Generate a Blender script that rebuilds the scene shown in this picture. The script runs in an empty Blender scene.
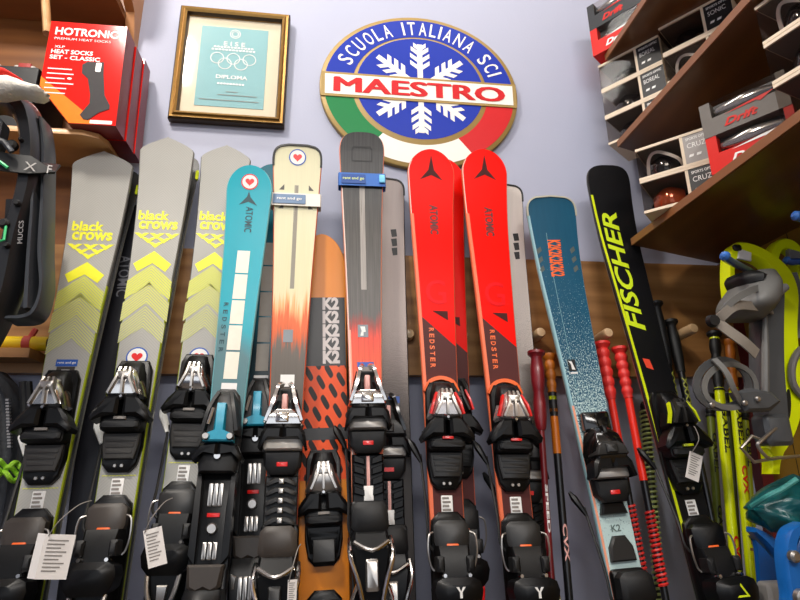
import bpy, bmesh, math, random
from math import sin, cos, pi, radians as Rd
from mathutils import Vector as V, Matrix
random.seed(4)
SC = bpy.context.scene
COL = SC.collection

# ------------------------------------------------------------------ camera, world, lights, exposure
FPX = 572.0
CAM = V((0.0, -1.33, 0.97))
def cam_axes(p, y, r):
    fwd = V((sin(y)*cos(p), cos(y)*cos(p), sin(p)))
    rt = V((cos(y), -sin(y), 0)); up = rt.cross(fwd)
    return cos(r)*rt + sin(r)*up, -sin(r)*rt + cos(r)*up, fwd
CR, CU, CF = cam_axes(Rd(16.7), Rd(7.5), Rd(-0.9))
cd = bpy.data.cameras.new('camera'); cam = bpy.data.objects.new('camera', cd); COL.objects.link(cam)
cd.sensor_width = 36; cd.lens = FPX/800*36; cd.clip_start = 0.02
mw = Matrix.Identity(4)
for i in range(3):
    mw[i][0] = CR[i]; mw[i][1] = CU[i]; mw[i][2] = -CF[i]; mw[i][3] = CAM[i]
cam.matrix_world = mw
SC.camera = cam

def area(name, loc, tgt, size, sy, power, col=(1, 1, 1)):
    l = bpy.data.lights.new(name, 'AREA'); l.shape = 'RECTANGLE'; l.size = size; l.size_y = sy
    l.energy = power; l.color = col
    o = bpy.data.objects.new(name, l); COL.objects.link(o); o.location = loc
    o.rotation_euler = (V(tgt)-V(loc)).to_track_quat('-Z', 'Y').to_euler()
    return o
area('ceiling_light_left', (-0.82, -1.27, 2.95), (-0.4, -0.2, 1.2), 0.22, 0.26, 32, (1, .93, .84))
area('ceiling_light_wall', (0.05, -0.5, 2.96), (0.05, -0.3, 0), 1.7, 0.12, 12, (1, .97, .93))
area('ceiling_light_room', (0.2, -2.75, 2.95), (0.2, -0.6, 1.1), 1.7, 0.6, 66, (1, .96, .92))
area('front_fill_light', (-0.3, -3.15, 1.5), (0.1, 0, 1.2), 2.6, 1.3, 12, (.86, .92, 1))  # unseen fill lamp added behind the camera to brighten the front
wd = bpy.data.worlds.new('world'); SC.world = wd; wd.use_nodes = True
wd.node_tree.nodes['Background'].inputs[0].default_value = (.72, .78, 1, 1)
wd.node_tree.nodes['Background'].inputs[1].default_value = 0.16
vs = SC.view_settings
vs.view_transform = 'Standard'; vs.look = 'None'; vs.gamma = 1; vs.use_curve_mapping = False
vs.exposure = 0.06

# ------------------------------------------------------------------ pixel -> point on a real plane
def ray(px, py): return CR*((px-400)/FPX) + CU*((300-py)/FPX) + CF
def at(px, py, x=None, y=None, z=None):
    d = ray(px, py)
    if y is not None: t = (y-CAM.y)/d.y
    elif x is not None: t = (x-CAM.x)/d.x
    else: t = (z-CAM.z)/d.z
    return CAM + d*t

# ------------------------------------------------------------------ materials
def lin(c):
    if isinstance(c, str):
        c = [int(c[i:i+2], 16)/255 for i in (1, 3, 5)]
    return tuple((x/12.92 if x <= .04045 else ((x+.055)/1.055)**2.4) for x in c) + (1,)
class NT:
    def __init__(s, name):
        s.m = bpy.data.materials.new(name); s.m.use_nodes = True
        s.t = s.m.node_tree; s.b = s.t.nodes['Principled BSDF']
    def n(s, ty, **kw):
        nd = s.t.nodes.new(ty)
        for k, v in kw.items(): setattr(nd, k, v)
        return nd
    def lk(s, a, b): s.t.links.new(a, b)
    def put(s, sock, v):
        if hasattr(v, 'is_output') or isinstance(v, bpy.types.NodeSocket): s.lk(v, sock)
        else: sock.default_value = v
    def math(s, op, a, b=0.0, clamp=False):
        nd = s.n('ShaderNodeMath', operation=op, use_clamp=clamp)
        s.put(nd.inputs[0], a); s.put(nd.inputs[1], b); return nd.outputs[0]
    def noise(s, vec, scale, detail=3, rough=.55):
        nd = s.n('ShaderNodeTexNoise'); s.lk(vec, nd.inputs['Vector'])
        nd.inputs['Scale'].default_value = scale; nd.inputs['Detail'].default_value = detail
        nd.inputs['Roughness'].default_value = rough; return nd.outputs['Fac']
    def scale(s, vec, v):
        nd = s.n('ShaderNodeMapping'); s.lk(vec, nd.inputs[0]); nd.inputs['Scale'].default_value = v
        return nd.outputs[0]
    def coord(s, k): return s.n('ShaderNodeTexCoord').outputs[k]
    def ramp(s, fac, stops, interp='LINEAR'):
        nd = s.n('ShaderNodeValToRGB'); nd.color_ramp.interpolation = interp
        e = nd.color_ramp.elements
        while len(e) < len(stops): e.new(.5)
        for el, (p, c) in zip(e, stops): el.position = p; el.color = lin(c)
        s.put(nd.inputs[0], fac); return nd.outputs[0]
    def mix(s, f, a, b):
        nd = s.n('ShaderNodeMix', data_type='RGBA')
        s.put(nd.inputs[0], f); s.put(nd.inputs[6], a); s.put(nd.inputs[7], b); return nd.outputs[2]
    def uv(s):
        sp = s.n('ShaderNodeSeparateXYZ'); s.lk(s.coord('UV'), sp.inputs[0]); return sp.outputs[0], sp.outputs[1]
    def fin(s, col=None, rough=.5, metal=0, coat=0, spec=.5, bump=None, bs=.2):
        b = s.b
        if col is not None: s.put(b.inputs['Base Color'], col)
        b.inputs['Roughness'].default_value = rough; b.inputs['Metallic'].default_value = metal
        b.inputs['Coat Weight'].default_value = coat; b.inputs['Coat Roughness'].default_value = .12
        b.inputs['Specular IOR Level'].default_value = spec
        if bump is not None:
            bp = s.n('ShaderNodeBump'); bp.inputs['Strength'].default_value = bs; bp.inputs['Distance'].default_value = .004
            s.lk(bump, bp.inputs['Height']); s.lk(bp.outputs[0], b.inputs['Normal'])
        return s.m
_mc = {}
def P(name, c, rough=.5, metal=0, coat=0, var=.08, ns=60, spec=.5, bs=0):
    """plain material with a little procedural mottling"""
    if name in _mc: return _mc[name]
    t = NT(name); o = t.coord('Object'); f = t.noise(o, ns, 2)
    c = lin(c); lo = tuple(max(0, x*(1-var)) for x in c[:3])+(1,); hi = tuple(min(1, x*(1+var)) for x in c[:3])+(1,)
    _mc[name] = t.fin(t.mix(f, lo, hi), rough, metal, coat, spec, f if bs else None, bs)
    return _mc[name]
def wood(name, c1, c2, sc, rough=.45, coat=.15, seams=None):
    t = NT(name); o = t.coord('Object'); m = t.scale(o, sc)
    n1 = t.noise(m, 3, 5, .6); n2 = t.noise(t.scale(o, tuple(max(q*3, 4) if q > 2 else q*.8 for q in sc)), 2.2, 4, .6)
    w = t.n('ShaderNodeTexWave', wave_type='RINGS', rings_direction='SPHERICAL', wave_profile='SIN')
    t.lk(m, w.inputs[0]); w.inputs['Scale'].default_value = .9; w.inputs['Distortion'].default_value = 9
    w.inputs['Detail'].default_value = 3; w.inputs['Detail Scale'].default_value = .7
    f = t.math('ADD', t.math('MULTIPLY', n1, .4), t.math('ADD', t.math('MULTIPLY', w.outputs['Fac'], .22), t.math('MULTIPLY', n2, .38)))
    col = t.ramp(f, [(.2, c1), (.8, c2)])
    if seams:
        ax, per = seams
        sp = t.n('ShaderNodeSeparateXYZ'); t.lk(o, sp.inputs[0])
        fr = t.math('FRACT', t.math('MULTIPLY', sp.outputs[ax], 1/per))
        col = t.mix(t.math('LESS_THAN', fr, .025), col, lin('#20140a'))
    return t.fin(col, rough, 0, coat, .5, f, .12)

M_black = P('black_plastic', '#0b0b0c', .36, var=.15, spec=.28)
M_blackm = P('matt_black_plastic', '#0a0a0b', .55, var=.15)
M_dgrey = P('dark_grey_plastic', '#232221', .45, var=.1)
M_pad = P('grey_rubber_pad', '#343230', .6, var=.1, bs=.1)
M_padb = P('brown_grey_pad', '#3d3630', .45, var=.1)
M_chrome = P('polished_chrome', '#d8d4d0', .16, 1, var=.05)
M_silver = P('brushed_silver', '#bdb8b2', .33, .9, var=.08)
M_white = P('white_plastic', '#eceae6', .4, var=.03)
M_paper = P('white_paper', '#efe9e4', .8, var=.04)
M_ink = P('grey_ink', '#8c8680', .8)
M_steel = P('steel_edge', '#a9a8a4', .3, .9)
M_red = P('red_plastic', '#e01410', .35, coat=.3)
M_pink = P('pale_pink_plastic', '#e4a9a0', .4)
M_yel = P('bright_yellow_print', '#f2ee1c', .45)
M_lime = P('lime_yellow_plastic', '#dbe80c', .35, coat=.3, var=.05)
M_orange = P('orange_print', '#fa6a28', .4)
M_blue = P('blue_print', '#2456b0', .45)
M_tealp = P('teal_plastic', '#1596b4', .35, coat=.3)
M_gold = P('gold_paint', '#a08448', .45, .15)
M_cablack = P('black_print', '#0c0c0d', .5)
M_beige = P('beige_card', '#e8d6bc', .7)
M_clear = None
def glassmat(name, tint='#ffffff', mixv=.05):
    t = NT(name); out = t.t.nodes['Material Output']
    tr = t.n('ShaderNodeBsdfTransparent'); tr.inputs[0].default_value = lin(tint)
    gl = t.n('ShaderNodeBsdfGlossy'); gl.inputs['Roughness'].default_value = .06
    fr = t.n('ShaderNodeLayerWeight'); fr.inputs[0].default_value = .5
    mx = t.n('ShaderNodeMixShader'); t.lk(t.math('ADD', t.math('MULTIPLY', t.math('POWER', fr.outputs['Facing'], 4), .5), mixv, True), mx.inputs[0])
    t.lk(tr.outputs[0], mx.inputs[1]); t.lk(gl.outputs[0], mx.inputs[2]); t.lk(mx.outputs[0], out.inputs[0])
    return t.m
M_clear = glassmat('clear_plastic_film', '#f2efec', .008)
M_glass = glassmat('picture_glass', '#ffffff', .025)

# ------------------------------------------------------------------ mesh building
class MB:
    def __init__(s): s.v = []; s.f = []; s.m = []; s.uv = {}
    def add(s, vs, fs, mi=0):
        b = len(s.v); s.v += [V(p) for p in vs]
        for f in fs: s.f.append([b+i for i in f]); s.m.append(mi)
        return b
    def loft(s, rings, mi=0, caps=True, closed=False):
        n = len(rings[0]); vs = [p for r in rings for p in r]; fs = []
        k = len(rings)
        for i in range(k if closed else k-1):
            j = (i+1) % k
            for a in range(n):
                c = (a+1) % n
                fs.append((i*n+a, i*n+c, j*n+c, j*n+a))
        if caps and not closed:
            fs.append(tuple(range(n))[::-1]); fs.append(tuple((k-1)*n+a for a in range(n)))
        s.add(vs, fs, mi)
    def slab(s, poly, w0, w1, bev=.002, F=None, mi=0):
        F = F or (lambda u, v, w: (u, -w, v))
        cx = sum(p[0] for p in poly)/len(poly); cy = sum(p[1] for p in poly)/len(poly)
        def ins(d):
            o = []
            for x, y in poly:
                l = math.hypot(x-cx, y-cy) or 1
                k = max(0, 1-d/l); o.append((cx+(x-cx)*k, cy+(y-cy)*k))
            return o
        s.loft([[F(x, y, w0) for x, y in poly], [F(x, y, w1-bev) for x, y in poly],
                [F(x, y, w1) for x, y in ins(bev*1.4)]], mi)
    def prism(s, poly, F, w0, w1, mi=0):
        s.loft([[F(x, y, w0) for x, y in poly], [F(x, y, w1) for x, y in poly]], mi)
    def box(s, lo, hi, mi=0, T=None):
        x0, y0, z0 = lo; x1, y1, z1 = hi
        vs = [(x0, y0, z0), (x1, y0, z0), (x1, y1, z0), (x0, y1, z0), (x0, y0, z1), (x1, y0, z1), (x1, y1, z1), (x0, y1, z1)]
        if T: vs = [T(*p) for p in vs]
        s.add(vs, [(0, 3, 2, 1), (4, 5, 6, 7), (0, 1, 5, 4), (1, 2, 6, 5), (2, 3, 7, 6), (3, 0, 4, 7)], mi)
    def sweep(s, pts, prof, mi=0, closed=False, up=None, scales=None):
        pts = [V(p) for p in pts]; k = len(pts); rings = []; prev = None
        for i in range(k):
            a = pts[(i-1) % k] if (closed or i > 0) else pts[0]
            b = pts[(i+1) % k] if (closed or i < k-1) else pts[-1]
            t = (b-a).normalized()
            if up is not None: sd = V(up).cross(t)
            elif prev is None: sd = (V((0, 0, 1)) if abs(t.z) < .9 else V((1, 0, 0))).cross(t)
            else: sd = prev - t*prev.dot(t)
            sd.normalize(); nn = t.cross(sd); prev = sd
            sc = scales[i] if scales else 1
            rings.append([pts[i]+sd*(x*sc)+nn*(y*sc) for x, y in prof])
        s.loft(rings, mi, True, closed)
    def tube(s, pts, r, n=8, mi=0, closed=False, scales=None):
        s.sweep(pts, [(r*cos(2*pi*i/n), r*sin(2*pi*i/n)) for i in range(n)], mi, closed, None, scales)
    def strap(s, pts, w, t, up, mi=0, closed=False):
        s.sweep(pts, [(-w/2, -t/2), (w/2, -t/2), (w/2, t/2), (-w/2, t/2)], mi, closed, up)
    def lathe(s, prof, o, ax, n=14, mi=0):
        o = V(o); ax = V(ax).normalized(); a = ax.orthogonal().normalized(); b = ax.cross(a)
        s.loft([[o+ax*h+(a*cos(2*pi*i/n)+b*sin(2*pi*i/n))*max(r, 1e-5) for i in range(n)] for r, h in prof], mi)
    def build(s, name, mats, parent=None, sharp=38, smooth=True):
        me = bpy.data.meshes.new(name)
        me.from_pydata([tuple(p) for p in s.v], [], s.f)
        if not isinstance(mats, (list, tuple)): mats = [mats]
        for m in mats: me.materials.append(m)
        me.polygons.foreach_set('material_index', s.m)
        if s.uv:
            ul = me.uv_layers.new(name='UVMap')
            for lp in me.loops: ul.data[lp.index].uv = s.uv.get(lp.vertex_index, (0, 0))
        bm = bmesh.new(); bm.from_mesh(me)
        bmesh.ops.recalc_face_normals(bm, faces=bm.faces[:]); bm.to_mesh(me); bm.free()
        if smooth:
            me.polygons.foreach_set('use_smooth', [True]*len(me.polygons))
            me.set_sharp_from_angle(angle=Rd(sharp))
        o = bpy.data.objects.new(name, me); COL.objects.link(o)
        if parent: o.parent = parent
        return o
def tag(o, label=None, cat=None, group=None, kind=None):
    if label: o['label'] = label
    if cat: o['category'] = cat
    if group: o['group'] = group
    if kind: o['kind'] = kind
    return o
def thing(name, loc, label, cat, group=None):
    o = bpy.data.objects.new(name, None); COL.objects.link(o); o.location = loc; o.empty_display_size = .05
    return tag(o, label, cat, group)
def copytree(o, parent=None):
    c = o.copy(); COL.objects.link(c)
    if parent: c.parent = parent
    for ch in list(o.children): copytree(ch, c)
    return c
_tc = {}
def textmesh(s, bold=0.0, shear=0.0):
    k = (s, bold, shear)
    if k in _tc: return _tc[k]
    cu = bpy.data.curves.new('lettering', 'FONT'); cu.body = s; cu.offset = bold; cu.shear = shear; cu.resolution_u = 3
    o = bpy.data.objects.new('lettering', cu); COL.objects.link(o)
    dg = bpy.context.evaluated_depsgraph_get(); dg.update()
    me = o.evaluated_get(dg).to_mesh()
    vs = [(v.co.x, v.co.y) for v in me.vertices]; fs = [tuple(p.vertices) for p in me.polygons]
    o.evaluated_get(dg).to_mesh_clear(); bpy.data.objects.remove(o); bpy.data.curves.remove(cu)
    x0 = min(p[0] for p in vs); x1 = max(p[0] for p in vs); y0 = min(p[1] for p in vs); y1 = max(p[1] for p in vs)
    r = ([((x-x0)/(x1-x0)-.5, (y-y0)/(y1-y0)-.5) for x, y in vs], fs, (x1-x0)/(y1-y0))
    _tc[k] = r; return r
def put_text(mb, s, F, cx, cy, w, h, rot=0, bold=.015, shear=0, mi=0, skew=0):
    """lettering of size w x h (w along the reading direction) centred at (cx,cy) of the 2D map F"""
    vs, fs, asp = textmesh(s, bold, shear)
    if h is None: h = w/asp
    if w is None: w = h*asp
    c, sn = cos(Rd(rot)), sin(Rd(rot))
    mb.add([F(cx+(x*w+skew*y*h)*c-y*h*sn, cy+(x*w+skew*y*h)*sn+y*h*c) for x, y in vs], fs, mi)
def ell(cx, cy, rx, ry, n=20, a0=0, a1=2*pi): 
    return [(cx+rx*cos(a0+(a1-a0)*i/n), cy+ry*sin(a0+(a1-a0)*i/n)) for i in range(n)]
def rrect(x0, y0, x1, y1, r, n=4):
    o = []
    for cx, cy, a in ((x1-r, y1-r, 0), (x0+r, y1-r, 90), (x0+r, y0+r, 180), (x1-r, y0+r, 270)):
        for i in range(n+1):
            t = Rd(a+90*i/n); o.append((cx+r*cos(t), cy+r*sin(t)))
    return o
def frame2(o, X, Y):
    """2D map on a flat panel: origin o, unit vectors X (right), Y (up); third argument lifts off along the normal"""
    o = V(o); X = V(X); Y = V(Y); N = X.cross(Y).normalized()
    return lambda x, y, w=0.0: o + X*x + Y*y + N*w
def smooth_path(ps, n=6, closed=False):
    ps = [V(p) for p in ps]; k = len(ps); out = []
    for i in range(k if closed else k-1):
        p0 = ps[(i-1) % k] if (closed or i > 0) else ps[0]; p1 = ps[i]; p2 = ps[(i+1) % k]
        p3 = ps[(i+2) % k] if (closed or i < k-2) else ps[-1]
        for j in range(n):
            t = j/n
            out.append(.5*((2*p1)+(p2-p0)*t+(2*p0-5*p1+4*p2-p3)*t*t+(3*p1-p0-3*p2+p3)*t**3))
    if not closed: out.append(ps[-1])
    return out

# ------------------------------------------------------------------ the setting
def wallmat():
    t = NT('lavender_wall_paint'); o = t.coord('Object')
    f = t.noise(o, 2.5, 3); g = t.noise(o, 180, 3)
    return t.fin(t.mix(f, lin('#a7abc0'), lin('#afb2c5')), .6, bump=g, bs=.06)
M_wall = wallmat()
M_board = wood('pine_board', '#7a4d24', '#b98750', (1.2, 6, 9))
M_cab = wood('warm_cabinet_wood', '#6a3d1a', '#8f5a2c', (1.2, 5, 8), .4)
M_cabp = wood('cabinet_panel_wood', '#9a5f2c', '#b87e44', (5, 5, 1.0), .45)
M_shelf = wood('dark_shelf_wood', '#54341a', '#6b4522', (5, 1.0, 5), .35, .3)
M_edge = P('shelf_edge_wood', '#8a5a34', .4)
M_light = wood('light_wood_edge', '#c48f58', '#d8a770', (3, 8, 8))
M_peg = wood('pale_peg_wood', '#b29066', '#cfb088', (6, 2, 6))
M_rwall = wood('golden_wall_boards', '#7d5a18', '#a07a22', (6, 6, 1), .4, .2, seams=(1, .11))
def shell(name, lo, hi, m):
    b = MB(); b.box(lo, hi); return tag(b.build(name, m, smooth=False), kind='structure')
shell('wall_back', (-2.2, 0, 0), (1.15, .1, 3.0), M_wall)
shell('wall_right', (1.06, -3.2, 0), (1.16, 0, 3.0), M_rwall)
shell('wall_left', (-2.3, -3.2, 0), (-2.2, .1, 3.0), M_wall)
shell('floor', (-2.3, -3.2, -.1), (1.16, .1, 0), wood('grey_floor_boards', '#4a4440', '#655c55', (1, 6, 6), seams=(1, .14)))
shell('ceiling', (-2.3, -3.2, 3.0), (1.16, .1, 3.1), P('white_ceiling', '#e8e6e2', .8))
shell('baseboard_back', (-2.2, -.015, 0), (1.06, 0, .09), M_board)
shell('trim_1', (1.03, -.03, 0), (1.06, 0, 1.486), P('dark_red_trim', '#6b1a16', .5))

# peg rail: a plank with wooden pegs
rail = thing('peg_rail', (-.2, 0, 1.18), 'long pine plank with round pale pegs fixed along the lavender wall', 'rail')
def loc(o):
    L = o.location.copy(); return lambda p: V(p)-L
G = loc(rail)
b = MB(); b.box((-1.5, -.03, 1.183), (1.03, 0, 1.478), T=lambda x, y, z: G((x, y, z))); b.build('plank', M_board, rail)
for px_, ln in ((-.462, .025), (.19, .022), (.318, .022), (.497, .05), (.662, .055), (.850, .10)):
    b = MB(); b.lathe([(.0125, 0), (.0125, ln-.006), (.010, ln-.001), (.004, ln)], G((px_, -.03, 1.275)), (0, -1, .06), 14)
    b.build('peg', M_peg, rail)

# ------------------------------------------------------------------ skis
TH = Rd(7.2)
Yd = V((0, cos(TH), -sin(TH)))          # into the wall
Nf = -Yd                                # out of the top sheet
def onplane(px, py, yc, w=0.0, zc=1.5):
    k = Yd.y*yc + Yd.z*zc - w
    d = ray(px, py); t = (k-Yd.dot(CAM))/Yd.dot(d)
    return CAM+d*t
class Ski:
    def __init__(s, name, label, cat, group, tip, low, yc, wt, ww, mats, exp=2.2, d=.07, rise=.03, T=.012, peak=0.0, plain=False, back=None):
        if back is None:
            A = onplane(*tip, yc, rise); B = onplane(*low, yc)
            A2 = A - Nf*rise
            a = (A2-B).normalized(); o = B - a*((B.z-.004)/a.z)
            s.L = (A2-o).length; X = Yd.cross(a); X.normalize(); Yv = a.cross(X)
        else:                                   # the pair's other ski, base to base, facing the wall
            f, gap, dx = back
            a = f.a; X = -f.X; Yv = -f.Y; o = f.o - f.Y*(-2*T-gap) + f.X*dx; s.L = f.L-.004
        s.a, s.X, s.Y, s.o, s.T, s.rise = a, X, Yv, o, T, rise
        s.wt, s.ww, s.exp, s.d, s.peak = wt, ww, exp, d, peak
        r = thing(name, o, label, cat, group); m = Matrix.Identity(4)
        for i in range(3): m[i][0] = X[i]; m[i][1] = Yv[i]; m[i][2] = a[i]; m[i][3] = o[i]
        r.matrix_world = m; s.root = r
        s.body(mats)
    def hw(s, v):
        L, d = s.L, s.d; vt = L-d; vw = .45*L; wt = s.wt; tw = wt*.93
        if v > vt:
            t = min(1, (v-vt)/d)
            if s.peak: return max(wt/2*(1-t**s.exp), .0015)
            h = wt/2*max(0, 1-t**s.exp)**(1/s.exp)
            return max(h, .0015)
        if v > vw: return s.ww/2+(wt-s.ww)/2*((v-vw)/(vt-vw))**2
        h = s.ww/2+(tw-s.ww)/2*((vw-v)/vw)**2
        if v < .03: h *= max(.2, (1-(1-v/.03)**4))**.25
        return h
    def wv(s, v):
        v0 = s.L-.24
        return s.rise*((v-v0)/.24)**2 if v > v0 else 0.0
    def S(s, u, v, off=0.0):
        """point on the top sheet in the ski's own frame"""
        v0 = s.L-.24; sl = 2*s.rise*(v-v0)/.24**2 if v > v0 else 0
        return V((u, -(s.wv(v)+off), v-off*sl))
    def body(s, mats):
        L, d = s.L, s.d; b = MB(); vs_ = [0, .004, .012, .03]+[.03+(L-d-.03)*i/34 for i in range(1, 35)]
        vs_ += [L-d+d*(1-(1-i/12)**2) for i in range(1, 13)]
        rings = []
        for v in vs_:
            h = s.hw(v); w = s.wv(v); T = s.T*(1 if v < L-.3 else 1-.45*(v-L+.3)/.3); e = min(.002, h*.5)
            z = v
            rings.append([(-h+e, -w, z), (-h, -w+.0025, z), (-h, -w+T-.0028, z), (-h, -w+T, z), (h, -w+T, z), (h, -w+T-.0028, z), (h, -w+.0025, z), (h-e, -w, z)])
        n = 8; base = b.add([p for r in rings for p in r], [])
        seg = [1, 1, 2, 3, 2, 1, 1, 0]
        for i in range(len(rings)-1):
            for k in range(n):
                c = (k+1) % n
                b.f.append([i*n+k, i*n+c, (i+1)*n+c, (i+1)*n+k]); b.m.append(seg[k])
        for q in (0, len(rings)-1): b.f.append([q*n+k for k in range(n)]); b.m.append(1)
        for i, p in enumerate(b.v): b.uv[i] = (p.x, p.z)
        s.bodyo = b.build('ski_body', [mats[0], mats[1], M_steel, mats[2]], s.root, sharp=30)
    def uv(s, px, py, w=0.0):
        n = s.Y; d = ray(px, py); t = (n.dot(s.o)-w-n.dot(CAM))/n.dot(d)
        q = CAM+d*t-s.o; return q.dot(s.X), q.dot(s.a)
    def vy(s, py):
        px = 400
        for _ in range(3):
            q = s.o + s.a*(s.uv(px, py)[1])
            c = q-CAM; px = 400+FPX*c.dot(CR)/c.dot(CF)
        return s.uv(px, py)[1]
    def decal(s, name, polys, m, off=.0006):
        one = name in ('bird_mark', 'white_mark'); b = MB()
        for p in polys:
            if not one: b = MB()
            b.add([s.S(u, v, off) for u, v in p], [tuple(range(len(p)))])
            if not one: b.build(name, m, s.bodyo, smooth=False)
        if one: b.build(name, m, s.bodyo, smooth=False)
    def strip(s, name, u0, u1, v0, v1, m, off=.0006, n=10):
        b = MB()
        vs_ = [v0+(v1-v0)*i/n for i in range(n+1)]
        b.add([s.S(u, v, off) for v in vs_ for u in (u0, u1)], [(2*i, 2*i+1, 2*i+3, 2*i+2) for i in range(n)])
        for i, (v, u) in enumerate([(v, u) for v in vs_ for u in (u0, u1)]): b.uv[i] = (u, v)
        return b.build(name, m, s.bodyo, smooth=False)
    def edge_line(s, name, m, wd, v0=.02, v1=None, off=.0006):
        v1 = v1 or s.L-.07; b = MB(); n = 30; vs_ = [v0+(v1-v0)*i/n for i in range(n+1)]
        b.add([p for v in vs_ for p in (s.S(-s.hw(v)+.0012, v, off), s.S(-s.hw(v)+.0012+wd, v, off))], [(2*i, 2*i+1, 2*i+3, 2*i+2) for i in range(n)])
        return b.build(name, m, s.bodyo, smooth=False)
    def text(s, items, m, name='lettering', off=.0008):
        b = MB()
        for (t, u, v, w, h, rot, kw) in items: put_text(b, t, lambda x, y: s.S(x, y, off), u, v, w, h, rot, **kw)
        return b.build(name, m, s.bodyo, smooth=False)
    def disc(s, u, v, r, m1, m2, inner=.72, name='sticker'):
        b = MB()
        b.add([s.S(x, y, .0007) for x, y in ell(u, v, r, r, 22)], [tuple(range(22))], 0)
        b.add([s.S(x, y, .0010) for x, y in ell(u, v, r*.86, r*.86, 22)], [tuple(range(22))], 1)
        # heart
        hp = [(16*sin(t)**3, 13*cos(t)-5*cos(2*t)-2*cos(3*t)-cos(4*t)) for t in [2*pi*i/24 for i in range(24)]]
        b.add([s.S(u+x/17*r*.55, v+y/17*r*.55, .0013) for x, y in hp], [tuple(range(24))], 2)
        return b.build(name, [m1, M_white, m2], s.bodyo, smooth=False)

UVW = lambda u, v, w: V((u, -w, v))
def mirror(poly): return [(-u, v) for u, v in poly][::-1]
def wedge(mb, secs, mi=0):
    """loft along the ski: secs = (v, half width bottom, half width top, w0, w1)"""
    mb.loft([[UVW(-hb, v, w0), UVW(-ht, v, w1-.004), UVW(-ht+.004, v, w1), UVW(ht-.004, v, w1), UVW(ht, v, w1-.004), UVW(hb, v, w0)] for v, hb, ht, w0, w1 in secs], mi)
def disc_w(mb, u, v, w0, w1, r, n=12, mi=0):
    mb.lathe([(r, 0), (r, (w1-w0)*.6), (r*.75, w1-w0)], UVW(u, v, w0), (0, -1, 0), n, mi)

def brakes(sk, vh, k, foot=M_black, side=(-1,), sc=1.0):
    h = sk.hw(vh)+.007
    br = None
    for sgn in side:
        b = MB(); w = .012*sc
        b.tube(smooth_path([UVW(sgn*.02, vh-.02, w), UVW(sgn*h, vh, w), UVW(sgn*h, vh+.05, w*.5), UVW(sgn*(h+.004), vh+.165, -.022)], 4), .0026, 6)
        if br is None: br = b.build('brake_arm', M_dgrey, sk.root)
        else: br = b.build('brake_arm', M_dgrey, sk.root)
        f = MB(); pts = [UVW(sgn*(h+.004), vh+.15, -.018), UVW(sgn*(h+.010), vh+.165, -.023), UVW(sgn*(h+.020), vh+.185, -.027), UVW(sgn*(h+.026), vh+.197, -.03)]
        f.sweep(pts, [(.006*cos(a), .005*sin(a)) for a in [2*pi*i/8 for i in range(8)]], 0, False, None, [.7, 1.2, 1.5, .6])
        f.build('brake_foot', foot, br)

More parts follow.
